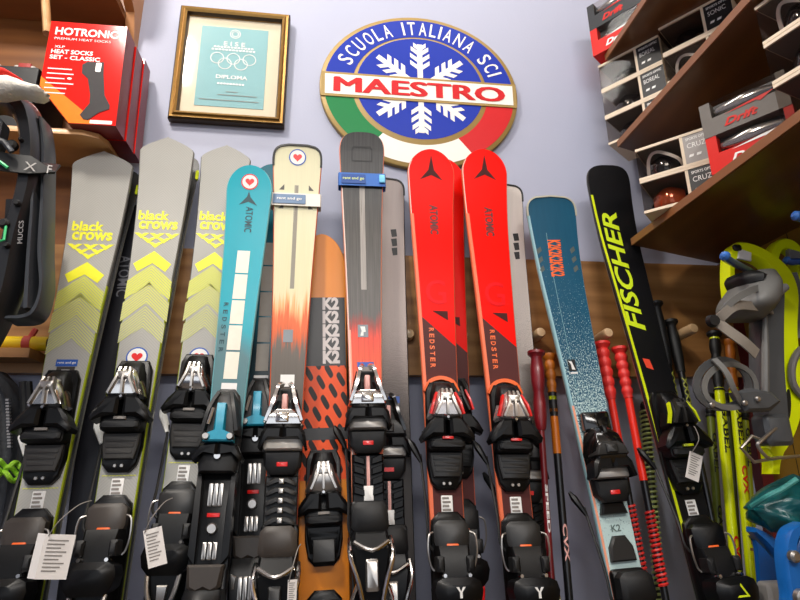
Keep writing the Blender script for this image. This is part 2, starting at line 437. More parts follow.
def binding_a(sk, vT, H=1.0, housing=M_chrome, accent=None, pad=M_pad, hpad=M_dgrey, trim=None, logo=None, lever=M_silver, label=True, brakefoot=M_black, dial=M_orange, ribm=None, tri=False):
    """freeride binding: toe housing, wings, anti-friction pad, heel pedal, cup and lever"""
    r = sk.root
    # ---- toe piece
    b = MB()
    b.slab([(-.026, vT+.118), (.026, vT+.118), (.034, vT+.10), (.036, vT-.05), (.030, vT-.083), (.018, vT-.096), (-.018, vT-.096), (-.030, vT-.083), (-.036, vT-.05), (-.034, vT+.10)], 0, .012*H, .003)
    wedge(b, [(vT+.112, .020, .016, .010*H, .020*H), (vT+.09, .026, .022, .010*H, .042*H), (vT+.03, .03, .026, .010*H, .05*H)])
    toe = b.build('toe_piece', M_black, r)
    b = MB()
    wedge(b, [(vT+.098, .014, .011, .012*H, .030*H), (vT+.085, .021, .017, .02*H, .052*H), (vT+.062, .029, .022, .02*H, .060*H), (vT+.040, .036, .030, .02*H, .056*H), (vT+.034, .034, .028, .025*H, .048*H)])
    b.build('toe_housing', housing, toe)
    b = MB()
    for u0, u1 in ((-.012, -.024), (0.0, 0.0), (.012, .024)):
        b.sweep([UVW(u0*.7, vT+.09, .055*H), UVW(u0, vT+.066, .064*H), UVW(u1, vT+.04, .060*H)], [(-.0035, -.004), (.0035, -.004), (.002, .003), (-.002, .003)], 0, False, (0, -1, 0))
    b.slab(rrect(-.012, vT+.068, .012, vT+.082, .003), .05*H, .064*H, .002)
    b.build('toe_ribs', ribm or M_silver, toe)
    if accent:
        for sg in (-1, 1):
            b = MB(); b.sweep([UVW(sg*.019, vT+.084, .046*H), UVW(sg*.027, vT+.062, .056*H), UVW(sg*.033, vT+.041, .053*H)], [(-.003, -.004), (.003, -.004), (.002, .0035), (-.002, .0035)], 0, False, (0, -1, 0)); b.build('toe_stripe', accent, toe)
    for sg in (-1, 1):
        b = MB(); p = [(.004, vT+.036), (.024, vT+.038), (.042, vT+.018), (.053, vT-.002), (.049, vT-.010), (.030, vT-.002), (.004, vT+.002)]
        if sg < 0: p = mirror(p)
        b.slab(p, .018*H, .056*H, .005); b.build('toe_wing', M_black, toe)
    b = MB(); disc_w(b, 0, vT+.034, .054*H, .060*H, .0035)
    b.build('screw', M_chrome, toe)
    b = MB(); b.slab(rrect(-.036, vT-.026, .036, vT+.004, .008), .006, .042*H, .006)
    b.slab(rrect(-.034, vT-.022, .034, vT-.008, .004), .03*H, .047*H, .004)
    b.build('toe_block', M_blackm, toe)
    b = MB(); b.slab(rrect(-.011, vT-.006, .011, vT-.001, .001), .04*H, .0475*H, .0005)
    b.build('maker_label', accent or M_ink, toe)
    b = MB(); b.slab([(-.033, vT-.027), (.033, vT-.027), (.031, vT-.05), (.026, vT-.074), (-.026, vT-.074), (-.031, vT-.05)], .010*H, .022*H, .002)
    for i in range(3): b.slab(rrect(-.027+.002*i, vT-.042-.011*i, .027-.002*i, vT-.034-.011*i, .001), .02*H, .0235*H, .0007)
    b.build('friction_pad', pad, toe)
    for q in (-.006, .006):
        b = MB(); disc_w(b, q, vT-.085, .011*H, .0145*H, .0035); b.build('screw', M_silver, toe)
    if trim:
        b = MB(); pts = [UVW(-.034, vT+.098, .004), UVW(-.024, vT+.118, .006), UVW(0, vT+.126, .006), UVW(.024, vT+.118, .006), UVW(.034, vT+.098, .004)]
        b.sweep(smooth_path(pts, 4), [(-.004, -.005), (.004, -.005), (.004, .005), (-.004, .005)], 0, False, (0, -1, 0)); b.build('toe_trim', trim, toe)
    if label:
        b = MB(); b.slab(rrect(-.011, vT-.137, .011, vT-.106, .001), 0.0002, .0016 if not trim else .0046, .0003)
        lb = b.build('size_label', M_white, r)
        b = MB()
        for i in range(4): b.slab(rrect(-.009, vT-.134+.007*i, .007-.003*(i % 2), vT-.130+.007*i, .0005), .001, (.0022 if not trim else .0052), .0002)
        b.build('print', M_ink, lb)
    # ---- heel piece
    b = MB()
    b.slab([(-.018, vT-.136), (.018, vT-.136), (.032, vT-.150), (.036, vT-.19), (.036, vT-.42), (-.036, vT-.42), (-.036, vT-.19), (-.032, vT-.150)], 0, .014*H, .003)
    wedge(b, [(vT-.195, .032, .030, .01, .040*H), (vT-.22, .035, .028, .01, .050*H), (vT-.275, .034, .028, .01, .056*H), (vT-.34, .034, .028, .01, .05*H), (vT-.42, .030, .024, .01, .03*H)])
    heel = b.build('heel_piece', M_black, r)
    b = MB(); b.slab([(-.024, vT-.152), (.024, vT-.152), (.033, vT-.160), (.033, vT-.187), (.026, vT-.207), (-.026, vT-.207), (-.033, vT-.187), (-.033, vT-.160)], .012*H, .036*H, .005)
    b.build('heel_pedal', hpad, heel)
    b = MB(); b.slab(rrect(-.011, vT-.207, .011, vT-.192, .002), .03*H, .0385*H, .001); b.build('indicator_window', dial, heel)
    for q in (-.022, .022):
        b = MB(); disc_w(b, q, vT-.243, .055*H, .066*H, .0042); b.build('screw', M_chrome, heel)
    b = MB()
    b.slab([(-.026, vT-.246), (.026, vT-.246), (.038, vT-.252), (.042, vT-.266), (.038, vT-.284), (.026, vT-.297), (-.026, vT-.297), (-.038, vT-.284), (-.042, vT-.266), (-.038, vT-.252)], .03*H, .084*H, .012)
    cup = b.build('heel_cup', M_black, heel)
    if logo:
        b = MB()
        for q in ([[(-.012, -.010), (0, .012), (.012, -.010)], [(-.005, -.007), (.005, -.007), (0, .003)]] if False else []) or ([(-.012, -.010), (.012, -.010), (0, .012), (-.0018, .008), (.0070, -.007), (-.0085, -.007)],) if tri else ([(-.008, .008), (-.0035, .008), (0, .001), (0, -.009), (-.0022, -.009), (-.0022, 0)], [(.008, .008), (.0035, .008), (0, .001), (0, -.009), (.0022, -.009), (.0022, 0)]):
            b.prism([(u, vT-.268+v) for u, v in q], UVW, .083*H, .0852*H)
        b.build('maker_mark', logo, cup)
    b = MB()
    for sg in (-1, 1):
        b.tube(smooth_path([UVW(sg*.027, vT-.295, .06*H), UVW(sg*.022, vT-.325, .066*H), UVW(sg*.009, vT-.36, .06*H), UVW(sg*.007, vT-.40, .05*H)], 4), .0042, 8)
    b.slab([(-.009, vT-.312), (.009, vT-.312), (.006, vT-.35), (-.006, vT-.35)], .04*H, .062*H, .002)
    b.build('heel_lever', lever, heel)
    for sg in (-1, 1):
        b = MB(); b.tube(smooth_path([UVW(sg*.034, vT-.172, .03*H), UVW(sg*.043, vT-.178, .034*H), UVW(sg*.045, vT-.205, .034*H), UVW(sg*.040, vT-.228, .03*H), UVW(sg*.034, vT-.236, .03*H)], 4), .0019, 6)
        b.build('wire_loop', M_silver, heel)
        b = MB(); b.slab(rrect(min(sg*.020, sg*.034), vT-.238, max(sg*.020, sg*.034), vT-.212, .003), .03*H, .060*H, .004); b.build('side_lug', M_blackm, heel)
    brakes(sk, vT-.19, H, brakefoot)

def binding_b(sk, vT, H=1.0, style='spine', hpad=M_padb, bar=M_silver, red=True, brk=True, dh=0.0, plate=True):
    """slalom-style binding: A-shaped toe arms, silver bar, spine plate, chrome heel frame"""
    r = sk.root
    b = MB()
    b.slab([(-.030, vT+.06), (-.020, vT+.10), (.020, vT+.10), (.030, vT+.06), (.036, vT+.0), (.034, vT-.05), (.022, vT-.062), (-.022, vT-.062), (-.034, vT-.05), (-.036, vT)], 0, .012*H, .003)
    wedge(b, [(vT+.075, .02, .014, .01, .02*H), (vT+.05, .028, .02, .01, .032*H), (vT+.02, .034, .03, .01, .042*H), (vT-.002, .037, .033, .01, .046*H)])
    toe = b.build('toe_piece', M_black, r)
    b = MB()
    if not plate:
        b.slab(rrect(-.030, vT+.075, .030, vT+.115, .004), 0, .020, .004); b.box(UVW(-.001, vT+.08, .012), UVW(.001, vT+.11, .022))
        wedge(b, [(vT+.08, .024, .016, .01, .03), (vT+.062, .034, .026, .01, .05), (vT+.03, .042, .032, .01, .058), (vT+.005, .040, .03, .01, .05)])
    for sg in (-1, 1) if plate else ():
        b.sweep(smooth_path([UVW(sg*.007, vT+.108, .016*H), UVW(sg*.013, vT+.098, .04*H), UVW(sg*.02, vT+.068, .052*H), UVW(sg*.033, vT+.028, .052*H)], 4), [(-.0045, -.006), (.0045, -.006), (.003, .005), (-.003, .005)], 0, False, (0, -1, 0))
    b.build('toe_arm' if plate else 'toe_dome', M_chrome if style != 'dark' else P('glossy_black', '#100f0f', .15, coat=.5), toe)
    b = MB(); wedge(b, [(vT+.05, .022, .018, .03*H, .052*H), (vT+.036, .034, .03, .025*H, .06*H), (vT+.022, .039, .035, .025*H, .058*H), (vT+.016, .036, .03, .025*H, .048*H)])
    b.slab(rrect(-.014, vT+.024, .010, vT+.042, .002), .05*H, .064*H, .002)
    b.build('toe_jaw', M_chrome if style != 'dark' else M_dgrey, toe)
    b = MB(); b.slab(rrect(-.0055, vT+.052, .0055, vT+.082, .003), .02*H, .046*H, .003); b.build('spring_window', M_pink if plate else M_black, toe)
    for sg in (-1, 1):
        b = MB(); p = [(.0, vT+.018), (.030, vT+.020), (.040, vT+.008), (.045, vT-.02), (.041, vT-.022), (.034, vT-.004), (.0, vT-.002)]
        if sg < 0: p = mirror(p)
        b.slab(p, .012*H, .054*H, .005); b.build('toe_wing', M_black, toe)
    b = MB(); b.slab(rrect(-.036, vT-.022, .036, vT-.001, .005), .01, .038*H, .005); b.build('toe_bar', bar, toe)
    b = MB(); b.slab([(-.036, vT-.024), (.036, vT-.024), (.034, vT-.05), (.022, vT-.066), (-.022, vT-.066), (-.034, vT-.05)], .01, .030*H, .004); b.build('toe_block', M_blackm, toe)
    b = MB(); b.slab(rrect(-.010, vT-.052, .010, vT-.044, .001), .02, .0315*H, .0005); b.build('maker_label', M_red if red else M_ink, toe)
    # plate
    if not plate: style = 'bare'
    b = MB(); b.slab([(-.022, vT-.066), (.022, vT-.066), (.028, vT-.088), (-.028, vT-.088)] if not plate else [(-.03, vT-.066), (.03, vT-.066), (.03, vT-.155), (-.03, vT-.155)], 0, .012, .003)
    if style == 'spine':
        for i in range(5):
            v = vT-.076-.017*i
            b.slab([(-.027, v-.004), (-.014, v+.006), (.014, v+.006), (.027, v-.004), (.027, v-.010), (.012, v-.003), (-.012, v-.003), (-.027, v-.010)], .008, .026, .003)
    elif plate:
        for sg in (-1, 1):
            for i in range(4):
                v = vT-.075-.019*i
                b.slab([(sg*.006, v), (sg*.028, v+.008), (sg*.028, v-.006), (sg*.006, v-.012)][::sg], .008, .019, .002)
    pl = b.build('mounting_plate', M_dgrey if style == 'spine' else M_black, r)
    if style == 'spine':
        b = MB()
        for i in range(5): b.slab(rrect(-.0045, vT-.082-.017*i, .0045, vT-.073-.017*i, .001), .02, .029, .001)
        b.build('silver_stud', M_silver, pl)
    elif plate:
        b = MB(); b.slab(rrect(-.003, vT-.14, .003, vT-.07, .001), .008, .017, .001); b.build('centre_rod', M_pink, pl)
        b = MB(); b.slab(rrect(-.009, vT-.152, .009, vT-.125, .001), .008, .0185, .001); b.build('size_label', M_white, pl)
    # heel
    vT -= dh; b = MB()
    b.slab(rrect(-.034, vT-.43, .034, vT-.15, .01), 0, .014, .003)
    wedge(b, [(vT-.205, .034, .03, .01, .04*H), (vT-.235, .036, .033, .01, .058*H), (vT-.29, .03, .026, .01, .05*H), (vT-.36, .026, .02, .01, .034*H), (vT-.43, .024, .018, .01, .025*H)])
    heel = b.build('heel_piece', M_black, r)
    b = MB(); b.slab([(-.022, vT-.155), (.022, vT-.155), (.032, vT-.164), (.034, vT-.198), (.026, vT-.208), (-.026, vT-.208), (-.034, vT-.198), (-.032, vT-.164)], .012, .044*H, .006); b.build('heel_pedal', hpad, heel)
    b = MB()
    for sg in (-1, 1):
        b.tube(smooth_path([UVW(sg*.036, vT-.215, .03*H), UVW(sg*.037, vT-.245, .058*H), UVW(sg*.024, vT-.285, .066*H), UVW(sg*.015, vT-.33, .058*H), UVW(sg*.016, vT-.38, .045*H), UVW(sg*.012, vT-.43, .04*H)], 4), .0042, 8)
        b.tube([UVW(sg*.024, vT-.285, .066*H), UVW(sg*.034, vT-.31, .05*H), UVW(sg*.030, vT-.35, .035*H), UVW(sg*.016, vT-.38, .045*H)], .0034, 8)
    b.tube(smooth_path([UVW(-.03, vT-.222, .06*H), UVW(0, vT-.236, .07*H), UVW(.03, vT-.222, .06*H)], 4), .004, 8)
    b.build('heel_frame', M_chrome, heel)
    b = MB(); b.slab(rrect(-.011, vT-.30, .011, vT-.25, .003), .03, .064*H, .004); b.build('heel_spring_housing', M_silver if style != 'spine' else M_dgrey, heel)
    if brk: brakes(sk, vT-.20, H, M_black)

def binding_c(sk, vT, H=1.0, teal=M_tealp, heeltrim=None):
    """race binding on a plate: dome toe with coloured centre, silver studs and stripes"""
    r = sk.root
    b = MB(); b.slab(rrect(-.034, vT-.30, .034, vT-.055, .006), 0, .016*H, .003)
    for sg in (-1, 1): b.slab([(sg*.026, vT-.06), (sg*.034, vT-.06), (sg*.034, vT-.20), (sg*.022, vT-.215), (sg*.022, vT-.12)][::sg], .012*H, .026*H, .002)
    pl = b.build('mounting_plate', M_black, r)
    for v0 in (vT-.118, vT-.205):
        b = MB()
        for i in range(3): b.slab(rrect(-.0125+.009*i, v0, -.0055+.009*i, v0+.04 if v0 > vT-.15 else v0+.028, .001), .012*H, .0185*H, .001)
        b.build('silver_stripe', M_silver, pl)
    b = MB(); disc_w(b, 0, vT-.155, .014*H, .022*H, .010, 18); b.build('round_stud', M_silver, pl)
    b = MB(); b.slab(rrect(-.011, vT-.136, .011, vT-.129, .001), .012*H, .0175*H, .0005); b.build('red_label', M_red, pl)
    b = MB()
    b.slab([(-.024, vT+.085), (-.014, vT+.098), (.014, vT+.098), (.024, vT+.085), (.033, vT+.02), (.033, vT-.055), (-.033, vT-.055), (-.033, vT+.02)], 0, .012*H, .003)
    wedge(b, [(vT+.090, .015, .012, .008, .022*H), (vT+.075, .024, .018, .008, .038*H), (vT+.04, .031, .024, .008, .046*H), (vT+.005, .034, .028, .008, .044*H)])
    for sg in (-1, 1): b.sweep(smooth_path([UVW(sg*.012, vT+.085, .03*H), UVW(sg*.022, vT+.05, .052*H), UVW(sg*.03, vT+.01, .05*H)], 4), [(-.005, -.006), (.005, -.006), (.003, .005), (-.003, .005)], 0, False, (0, -1, 0))
    toe = b.build('toe_piece', M_dgrey, r)
    b = MB(); b.slab([(-.008, vT+.060), (.008, vT+.060), (.010, vT+.008), (.026, vT+.002), (.026, vT-.010), (-.026, vT-.010), (-.026, vT+.002), (-.010, vT+.008)], .03*H, .058*H, .003); tc = b.build('toe_centre', teal, toe)
    b = MB(); put_text(b, 'ATOMIC', lambda x, y: UVW(x, y, .0585*H), 0, vT+.033, .044, .008, -90); b.build('lettering', M_cablack, tc) if False else None
    b = MB()
    for q in (-.021, .021): disc_w(b, q, vT-.002, .05*H, .064*H, .007, 14)
    b.tube([UVW(-.014, vT+.05, .056*H), UVW(-.020, vT+.02, .058*H)], .003, 6)
    b.build('silver_stud', M_silver, toe)
    for sg in (-1, 1):
        b = MB(); p = [(.0, vT-.011), (.032, vT-.013), (.044, vT-.036), (.042, vT-.044), (.028, vT-.030), (.0, vT-.032)]
        if sg < 0: p = mirror(p)
        b.slab(p, .012*H, .05*H, .004); b.build('toe_wing', M_black, toe)
    b = MB(); b.slab([(-.026, vT-.022), (.026, vT-.022), (.034, vT-.045), (.031, vT-.062), (-.031, vT-.062), (-.034, vT-.045)], .012*H, .04*H, .004)
    b.build('toe_block', M_blackm, toe)
    b = MB(); disc_w(b, 0, vT-.034, .035*H, .046*H, .0075, 16); b.build('bolt', M_chrome, toe)
    # heel
    b = MB(); b.slab(rrect(-.033, vT-.46, .033, vT-.215, .006), 0, .018*H, .003)
    wedge(b, [(vT-.25, .033, .03, .01, .04*H), (vT-.275, .036, .032, .01, .06*H), (vT-.34, .034, .028, .01, .06*H), (vT-.40, .03, .022, .01, .045*H), (vT-.46, .024, .018, .01, .03*H)])
    heel = b.build('heel_piece', M_black, r)
    b = MB(); b.slab([(-.030, vT-.212), (.030, vT-.212), (.027, vT-.246), (.016, vT-.254), (0, vT-.250), (-.016, vT-.254), (-.027, vT-.246)], .014*H, .042*H, .004)
    b.build('heel_pedal', M_padb, heel)
    b = MB()
    for i in range(3): b.slab(rrect(-.012+.009*i, vT-.32, -.005+.009*i, vT-.28, .001), .05*H, .066*H, .002)
    b.slab([(-.026, vT-.275), (-.016, vT-.280), (-.018, vT-.30), (-.024, vT-.30)], .05*H, .064*H, .002)
    b.slab([(.026, vT-.275), (.024, vT-.30), (.018, vT-.30), (.016, vT-.280)], .05*H, .064*H, .002)
    b.build('heel_jaw', M_silver, heel)
    b = MB(); b.slab([(-.016, vT-.335), (.016, vT-.335), (.010, vT-.375), (-.010, vT-.375)], .03*H, .066*H, .003); b.build('heel_lever', heeltrim or M_dgrey, heel)

# ---- top sheet materials
def top_plain(name, c1, c2, rough=.32, coat=.35, sc=(40, 6, 1)):
    t = NT(name); f = t.noise(t.scale(t.coord('UV'), (sc[0], sc[1], 1)), 4, 3)
    return t.fin(t.mix(f, lin(c1), lin(c2)), rough, 0, 0, .25)
def top_crow():
    t = NT('grey_top_sheet'); u, v = t.uv()
    w = t.math('FRACT', t.math('MULTIPLY', t.math('ADD', t.math('ABSOLUTE', u), v), 160))
    f = t.math('MULTIPLY', t.math('GREATER_THAN', w, .72), .5)
    n = t.noise(t.scale(t.coord('UV'), (6, 2, 1)), 3, 2)
    c = t.mix(n, lin('#a9a8a2'), lin('#b4b2ac'))
    return t.fin(t.mix(f, c, lin('#98978f')), .34, 0, 0, .3)
def top_streak(name, stops, amp, v0, v1, grain=.3, stripe=None):
    """lengthwise streaks: colour ramp over the length, its position broken up by long grain noise"""
    t = NT(name); u, v = t.uv(); uvv = t.coord('UV')
    n = t.noise(t.scale(uvv, (150, 3.5, 1)), 1, 4, .65); g = t.noise(t.scale(uvv, (420, 7, 1)), 1, 3, .6)
    p = t.math('MULTIPLY', t.math('SUBTRACT', v, v0), 1/(v1-v0))
    p = t.math('ADD', p, t.math('MULTIPLY', t.math('SUBTRACT', n, .5), amp), True)
    c = t.ramp(p, stops)
    if stripe:
        hw_, va, vb, col = stripe
        m = t.math('LESS_THAN', t.math('ABSOLUTE', u), hw_)
        m = t.math('MULTIPLY', m, t.math('MULTIPLY', t.math('GREATER_THAN', v, va), t.math('LESS_THAN', v, vb)))
        m = t.math('MULTIPLY', m, t.math('GREATER_THAN', t.noise(t.scale(uvv, (200, 5, 1)), 1, 3), .36))
        c = t.mix(m, c, lin(col))
    sh = t.math('ADD', t.math('MULTIPLY', t.math('SUBTRACT', g, .5), grain*2), 1.0)
    mm = t.n('ShaderNodeVectorMath', operation='SCALE'); t.lk(c, mm.inputs[0]); t.lk(sh, mm.inputs['Scale'])
    return t.fin(mm.outputs[0], .33, 0, 0, .25)
def top_red():
    t = NT('red_and_maroon_top_sheet'); u, v = t.uv(); n = t.noise(t.scale(t.coord('UV'), (9, 3, 1)), 2, 2)
    red = t.mix(n, lin('#fa0e06'), lin('#ff160a'))
    return t, u, v, red
def top_speck(name, dark, pale, v0, v1, sc=520, base2=None):
    t = NT(name); u, v = t.uv(); uvv = t.coord('UV')
    n = t.noise(t.scale(uvv, (1, .6, 1)), sc, 2, .7)
    p = t.math('MULTIPLY', t.math('SUBTRACT', v, v0), 1/(v1-v0))     # 0 at v0 .. 1 at v1
    thr = t.math('ADD', t.math('MULTIPLY', p, -.26), .625)
    f = t.math('MULTIPLY', t.math('SUBTRACT', n, thr), 9, True)
    c = t.mix(t.noise(t.scale(uvv, (60, 4, 1)), 2, 3), lin(dark), lin(base2 or dark))
    return t.fin(t.mix(f, c, lin(pale)), .34, 0, 0, .25)

M_crow = top_crow()
def lime_side():
    t = NT('olive_lime_sidewall'); u, v = t.uv()
    return t.fin(t.mix(t.math('GREATER_THAN', v, 1.36), lin('#a8b820'), lin('#6f6e6a')), .4)
M_lime_side = lime_side()
M_ybase = P('yellow_ski_base', '#e8e41a', .4)
M_bbase = P('black_ski_base', '#161616', .4)
M_obase = P('orange_sidewall', '#f2744a', .4)
M_c1 = M_yel

def lined(name, c, g):
    t = NT(name); sp = t.n('ShaderNodeSeparateXYZ'); t.lk(t.coord('Object'), sp.inputs[0])
    w = t.math('FRACT', t.math('MULTIPLY', t.math('ADD', t.math('ABSOLUTE', sp.outputs[0]), sp.outputs[2]), 160))
    return t.fin(t.mix(t.math('GREATER_THAN', w, g), lin(c), lin('#a5a49a')), .4, 0, 0, .3)
M_c2 = lined('pale_yellow_print', '#d6da5c', .80); M_c3 = lined('faded_yellow_print', '#d0d26e', .68); M_c4 = lined('faint_yellow_print', '#c8ca7c', .55)

YC = -.100
PAIRG = 'grey skis with yellow chevrons'
def crow_ski(tip, low, vT_y, label, sticker, dim, lab2):
    WT = (.131, .122, .117)[dim]; yc_ = YC+(0, 0, .029)[dim]
    s = Ski('ski', label, 'ski', None, tip, low, yc_, WT, .070, [M_crow, M_lime_side, M_ybase], exp=1.55, d=.034, rise=.03, peak=1)
    V_ = s.vy
    k = {0: 0, 1: -11, 2: -10}[dim]
    y = lambda q: V_(q+k) if True else 0
    hw = s.hw(V_(250))
    # lettering and bird mark
    s.text([('black', -.012, y(227), .066, .024, 0, dict(bold=.035)), ('crows', 0, y(236.5), .083, .021, 0, dict(bold=.035))], M_yel)
    b = []; v0 = y(247)
    for row, n in enumerate((3, 2, 1)):
        for i in range(n):
            cx = (i-(n-1)/2)*.032; cy = v0-.0115*row
            b.append([(cx-.016, cy+.007), (cx-.006, cy+.007), (cx, cy+.003), (cx+.006, cy+.007), (cx+.016, cy+.007), (cx, cy-.0075)])
    s.decal('bird_mark', b, M_yel)
    for nm, ya, yw, half, m in (('bright_chevron', 262, 277, .040, M_c1), ('pale_chevron', 275.5, 294, .046, M_c2), ('faded_chevron', 293, 316, .047, M_c3), ('faint_chevron', 316, 337, .044, M_c4)):
        va = y(ya); vw = y(yw); th_ = .030 if m is M_c1 else .05
        s.decal(nm, [[(0, va), (half*.98, vw+.005), (half*.98 if m is not M_c1 else half*.72, vw-th_+(.012 if m is not M_c1 else .016)), (0, va-th_), (-half*.98 if m is not M_c1 else -half*.72, vw-th_+(.012 if m is not M_c1 else .016)), (-half*.98, vw+.005)]], m, .0005 if m is M_c1 else .0004)
    # pale yellow line across between toe and heel
    vT = V_(vT_y)
    binding_a(s, vT, (1, 1, .68)[dim], M_chrome, None, M_pad, M_padb if dim < 2 else M_dgrey, brakefoot=M_white)
    s.decal('waist_line', [[(-.03, vT-.1), (.03, vT-.1), (.03, vT-.102), (-.03, vT-.102)]], M_c2)
    if sticker: s.disc(*s.uv(*sticker), .021, M_blue, M_red)
    t = Ski('ski', lab2, 'ski', None, None, None, yc_, WT, .070, [M_crow, P('silver_sidewall', '#a9a89e', .35, .3), M_bbase], exp=3.2, d=.05, rise=.012, back=(s, .0015, .003))
    b = MB(); v = t.L-.060; h = t.hw(v); dim == 2 or b.slab(rrect(-h-(.006, .003, 0)[dim], v-.016, -h+.004, v+.010, .003), -.006, .001, .001); dim == 2 or b.build('tip_tab', M_lime, t.root)
    return s, t
c1, c1b = crow_ski((104, 151), (34, 520), 432, 'leftmost grey ski with yellow chevrons, blue sticker above its binding', None, 0, 'back ski of the leftmost grey pair, its pale edge showing along the right side')
c2, c2b = crow_ski((168, 137), (112, 520), 421, 'tallest grey ski with yellow chevrons, second from left, round heart sticker', (137, 357), 1, 'back ski of the second grey pair, yellow tip showing at its right')
c3, c3b = crow_ski((227, 145), (174, 540), 411, 'third grey ski with yellow chevrons, partly covered by the bright teal ski', (199, 357), 2, 'back ski of the third grey pair, mostly hidden behind its front ski')
# small blue shop sticker on the first
b = MB(); u, v = c1.uv(67, 363)
b.add([c1.S(u+x, v+y, .0008) for x, y in rrect(-.020, -.007, .020, .007, .001)], [tuple(range(20))], 0)
b.add([c1.S(u+x, v+y-.022, .0007) for x, y in rrect(-.017, -.013, .017, .014, .001)], [tuple(range(20))], 1)
b.add([c1.S(u+x, v-.018+y, .001) for x, y in ((-.008, .004), (.008, .004), (0, -.006))], [(0, 2, 1)], 2)
put_text(b, 'rent and go', lambda x, y: c1.S(x, y, .0011), u, v, .034, .006, mi=2)
b.build('sticker', [M_blue, M_padb, M_white], c1.bodyo, smooth=False)

# black ski standing behind, between the first two grey pairs
nb = Ski('ski', 'black ski with dim grey lettering standing behind the two leftmost grey pairs', 'ski', None, (126, 203), (88, 520), -.045, .095, .075,
         [top_plain('black_top_sheet', '#18181c', '#222228'), M_bbase, M_bbase], exp=2.6, rise=.012)
u, v = nb.uv(124, 276)
nb.text([('ATOMIC', u, v, .10, .024, -90, dict(bold=.01))], P('dim_grey_print', '#6e6e74', .5))

# teal race skis
def teal_mat(name, a, b_, c):
    t = NT(name); u, v = t.uv(); n = t.noise(t.scale(t.coord('UV'), (9, 3, 1)), 2, 2)
    p = t.math('ADD', t.math('ADD', v, t.math('MULTIPLY', u, .9)), t.math('MULTIPLY', t.math('SUBTRACT', n, .5), .02))
    f = t.math('MULTIPLY', t.math('SUBTRACT', p, 1.225), 18, True)
    return t.fin(t.mix(f, lin(c), t.mix(n, lin(a), lin(b_))), .28, 0, 0, .3)
def teal_ski(label, tip, low, yc, m, vT_y, H, boxm, heeltrim, sticker, ysh=0):
    s = Ski('ski', label, 'ski', None, tip, low, yc, .101, .058, [m, P('pale_teal_sidewall', '#7cc4cc', .4), M_bbase], exp=2.1, d=.06, rise=.03)
    V_ = s.vy
    for y0, y1 in ((251, 273), (274.5, 299), (300.5, 324), (325.5, 350), (352, 379)):
        va, vb = V_(y0+ysh), V_(y1+ysh); s.decal('white_block', [[(-.013, va), (.0135, va), (.0135, vb), (-.013, vb)]], boxm)
    v = V_(387+ysh); s.decal('white_label', [[(-.015, v+.008), (.015, v+.008), (.015, v-.010), (-.015, v-.010)]], M_white)
    if sticker:
        s.text([('ATOMIC', .004, V_(221+ysh), .062, .016, -90, dict(bold=.012))], P('dark_teal_print', '#15454e', .5))
        s.text([(c, -.024, V_(305+ysh)-.0165*i, .009, .009, -90, dict(bold=.02)) for i, c in enumerate('REDSTER')], P('dark_teal_print', '#15454e', .5), 'small_lettering')
        u, v = s.uv(252, 175, .028); s.disc(0, s.L-.040, .019, M_red, M_red)
        v0 = s.L-.062
        s.decal('arrow_mark', [[(0, v0+.0), (.004, v0-.014), (.020, v0-.034), (.0, v0-.026), (-.020, v0-.034), (-.004, v0-.014)]], P('dark_teal_print', '#15454e', .5))
    binding_c(s, V_(vT_y), H, M_tealp, heeltrim)
    return s
t1 = teal_ski('bright teal ski with cream blocks down its middle and a round sticker', (251, 165), (209, 570), YC-.024, teal_mat('teal_top_sheet', '#089fb2', '#0ca9ba', '#5c8288'), 441, 1.0, P('cream_print', '#efe7d6', .45), None, True)
t2 = teal_ski('teal ski, shade painted into its colour, half hidden behind the bright teal one', (273, 164), (249, 570), -.045, teal_mat('shaded_teal_top_sheet', '#0d5f6e', '#11687a', '#0b2f38'), 425, .8, P('shaded_cream_print', '#a69d90', .45), M_tealp, False, -8)  # same model as the front one; darker colours paint in its shade

# cream ski with orange flames of grain
cr = Ski('ski', 'cream ski fading through orange to dark wood grain, strapped near its tip', 'ski', None, (298, 145), (277, 590), YC-.012, .114, .060,
         [top_streak('cream_to_orange_top_sheet', [(0, '#56504a'), (.43, '#6a625a'), (.48, '#d8622c'), (.545, '#ef6a34'), (.595, '#f0b87c'), (.635, '#ddd6ac'), (1, '#ded9b6')], .40, .98, 1.55, .07, (.0045, 1.36, 1.62, '#8f897c')), P('orange_red_sidewall', '#e0623e', .4), M_bbase], exp=3.6, d=.045, rise=.035)
cr.disc(0, cr.L-.030, .020, M_blue, M_red)
# dark rim on the tip
b = MB(); h0 = [cr.hw(cr.L-.05+.05*i/14) for i in range(15)]
pts = [cr.S(-cr.hw(cr.L-.052+.0515*i/14)+.0015, cr.L-.052+.0515*i/14, .001) for i in range(15)] + [cr.S(cr.hw(cr.L-.0005-.0515*i/14)-.0015, cr.L-.0005-.0515*i/14, .001) for i in range(15)]
b.strap(pts, .005, .0022, (0, -1, 0)); b.build('tip_rim', M_cablack, cr.root)
gm = P('grey_print', '#57534c', .5)
v = cr.vy(190)
cr.decal('arrow_mark', [[(-.040, v-.008), (-.028, v-.008), (-.028, v+.006)], [(.040, v-.008), (.028, v+.006), (.028, v-.008)], [(-.040, v-.055), (-.028, v-.042), (-.028, v-.055)], [(.040, v-.055), (.028, v-.055), (.028, v-.042)]], gm)
u, v = cr.uv(288, 336); cr.decal('grey_badge', [[(u-.010, v+.014), (u+.010, v+.014), (u+.010, v-.014), (u-.010, v-.014)]], P('steel_grey_print', '#7d858c', .4))
v = cr.vy(381); cr.decal('white_label', [[(-.014, v+.013), (.014, v+.013), (.014, v-.012), (-.014, v-.012)]], M_white, .0012)
binding_b(cr, cr.vy(441), 1.0, 'spine', M_padb, P('ivory_plastic', '#d6cfc4', .4), brk=False)

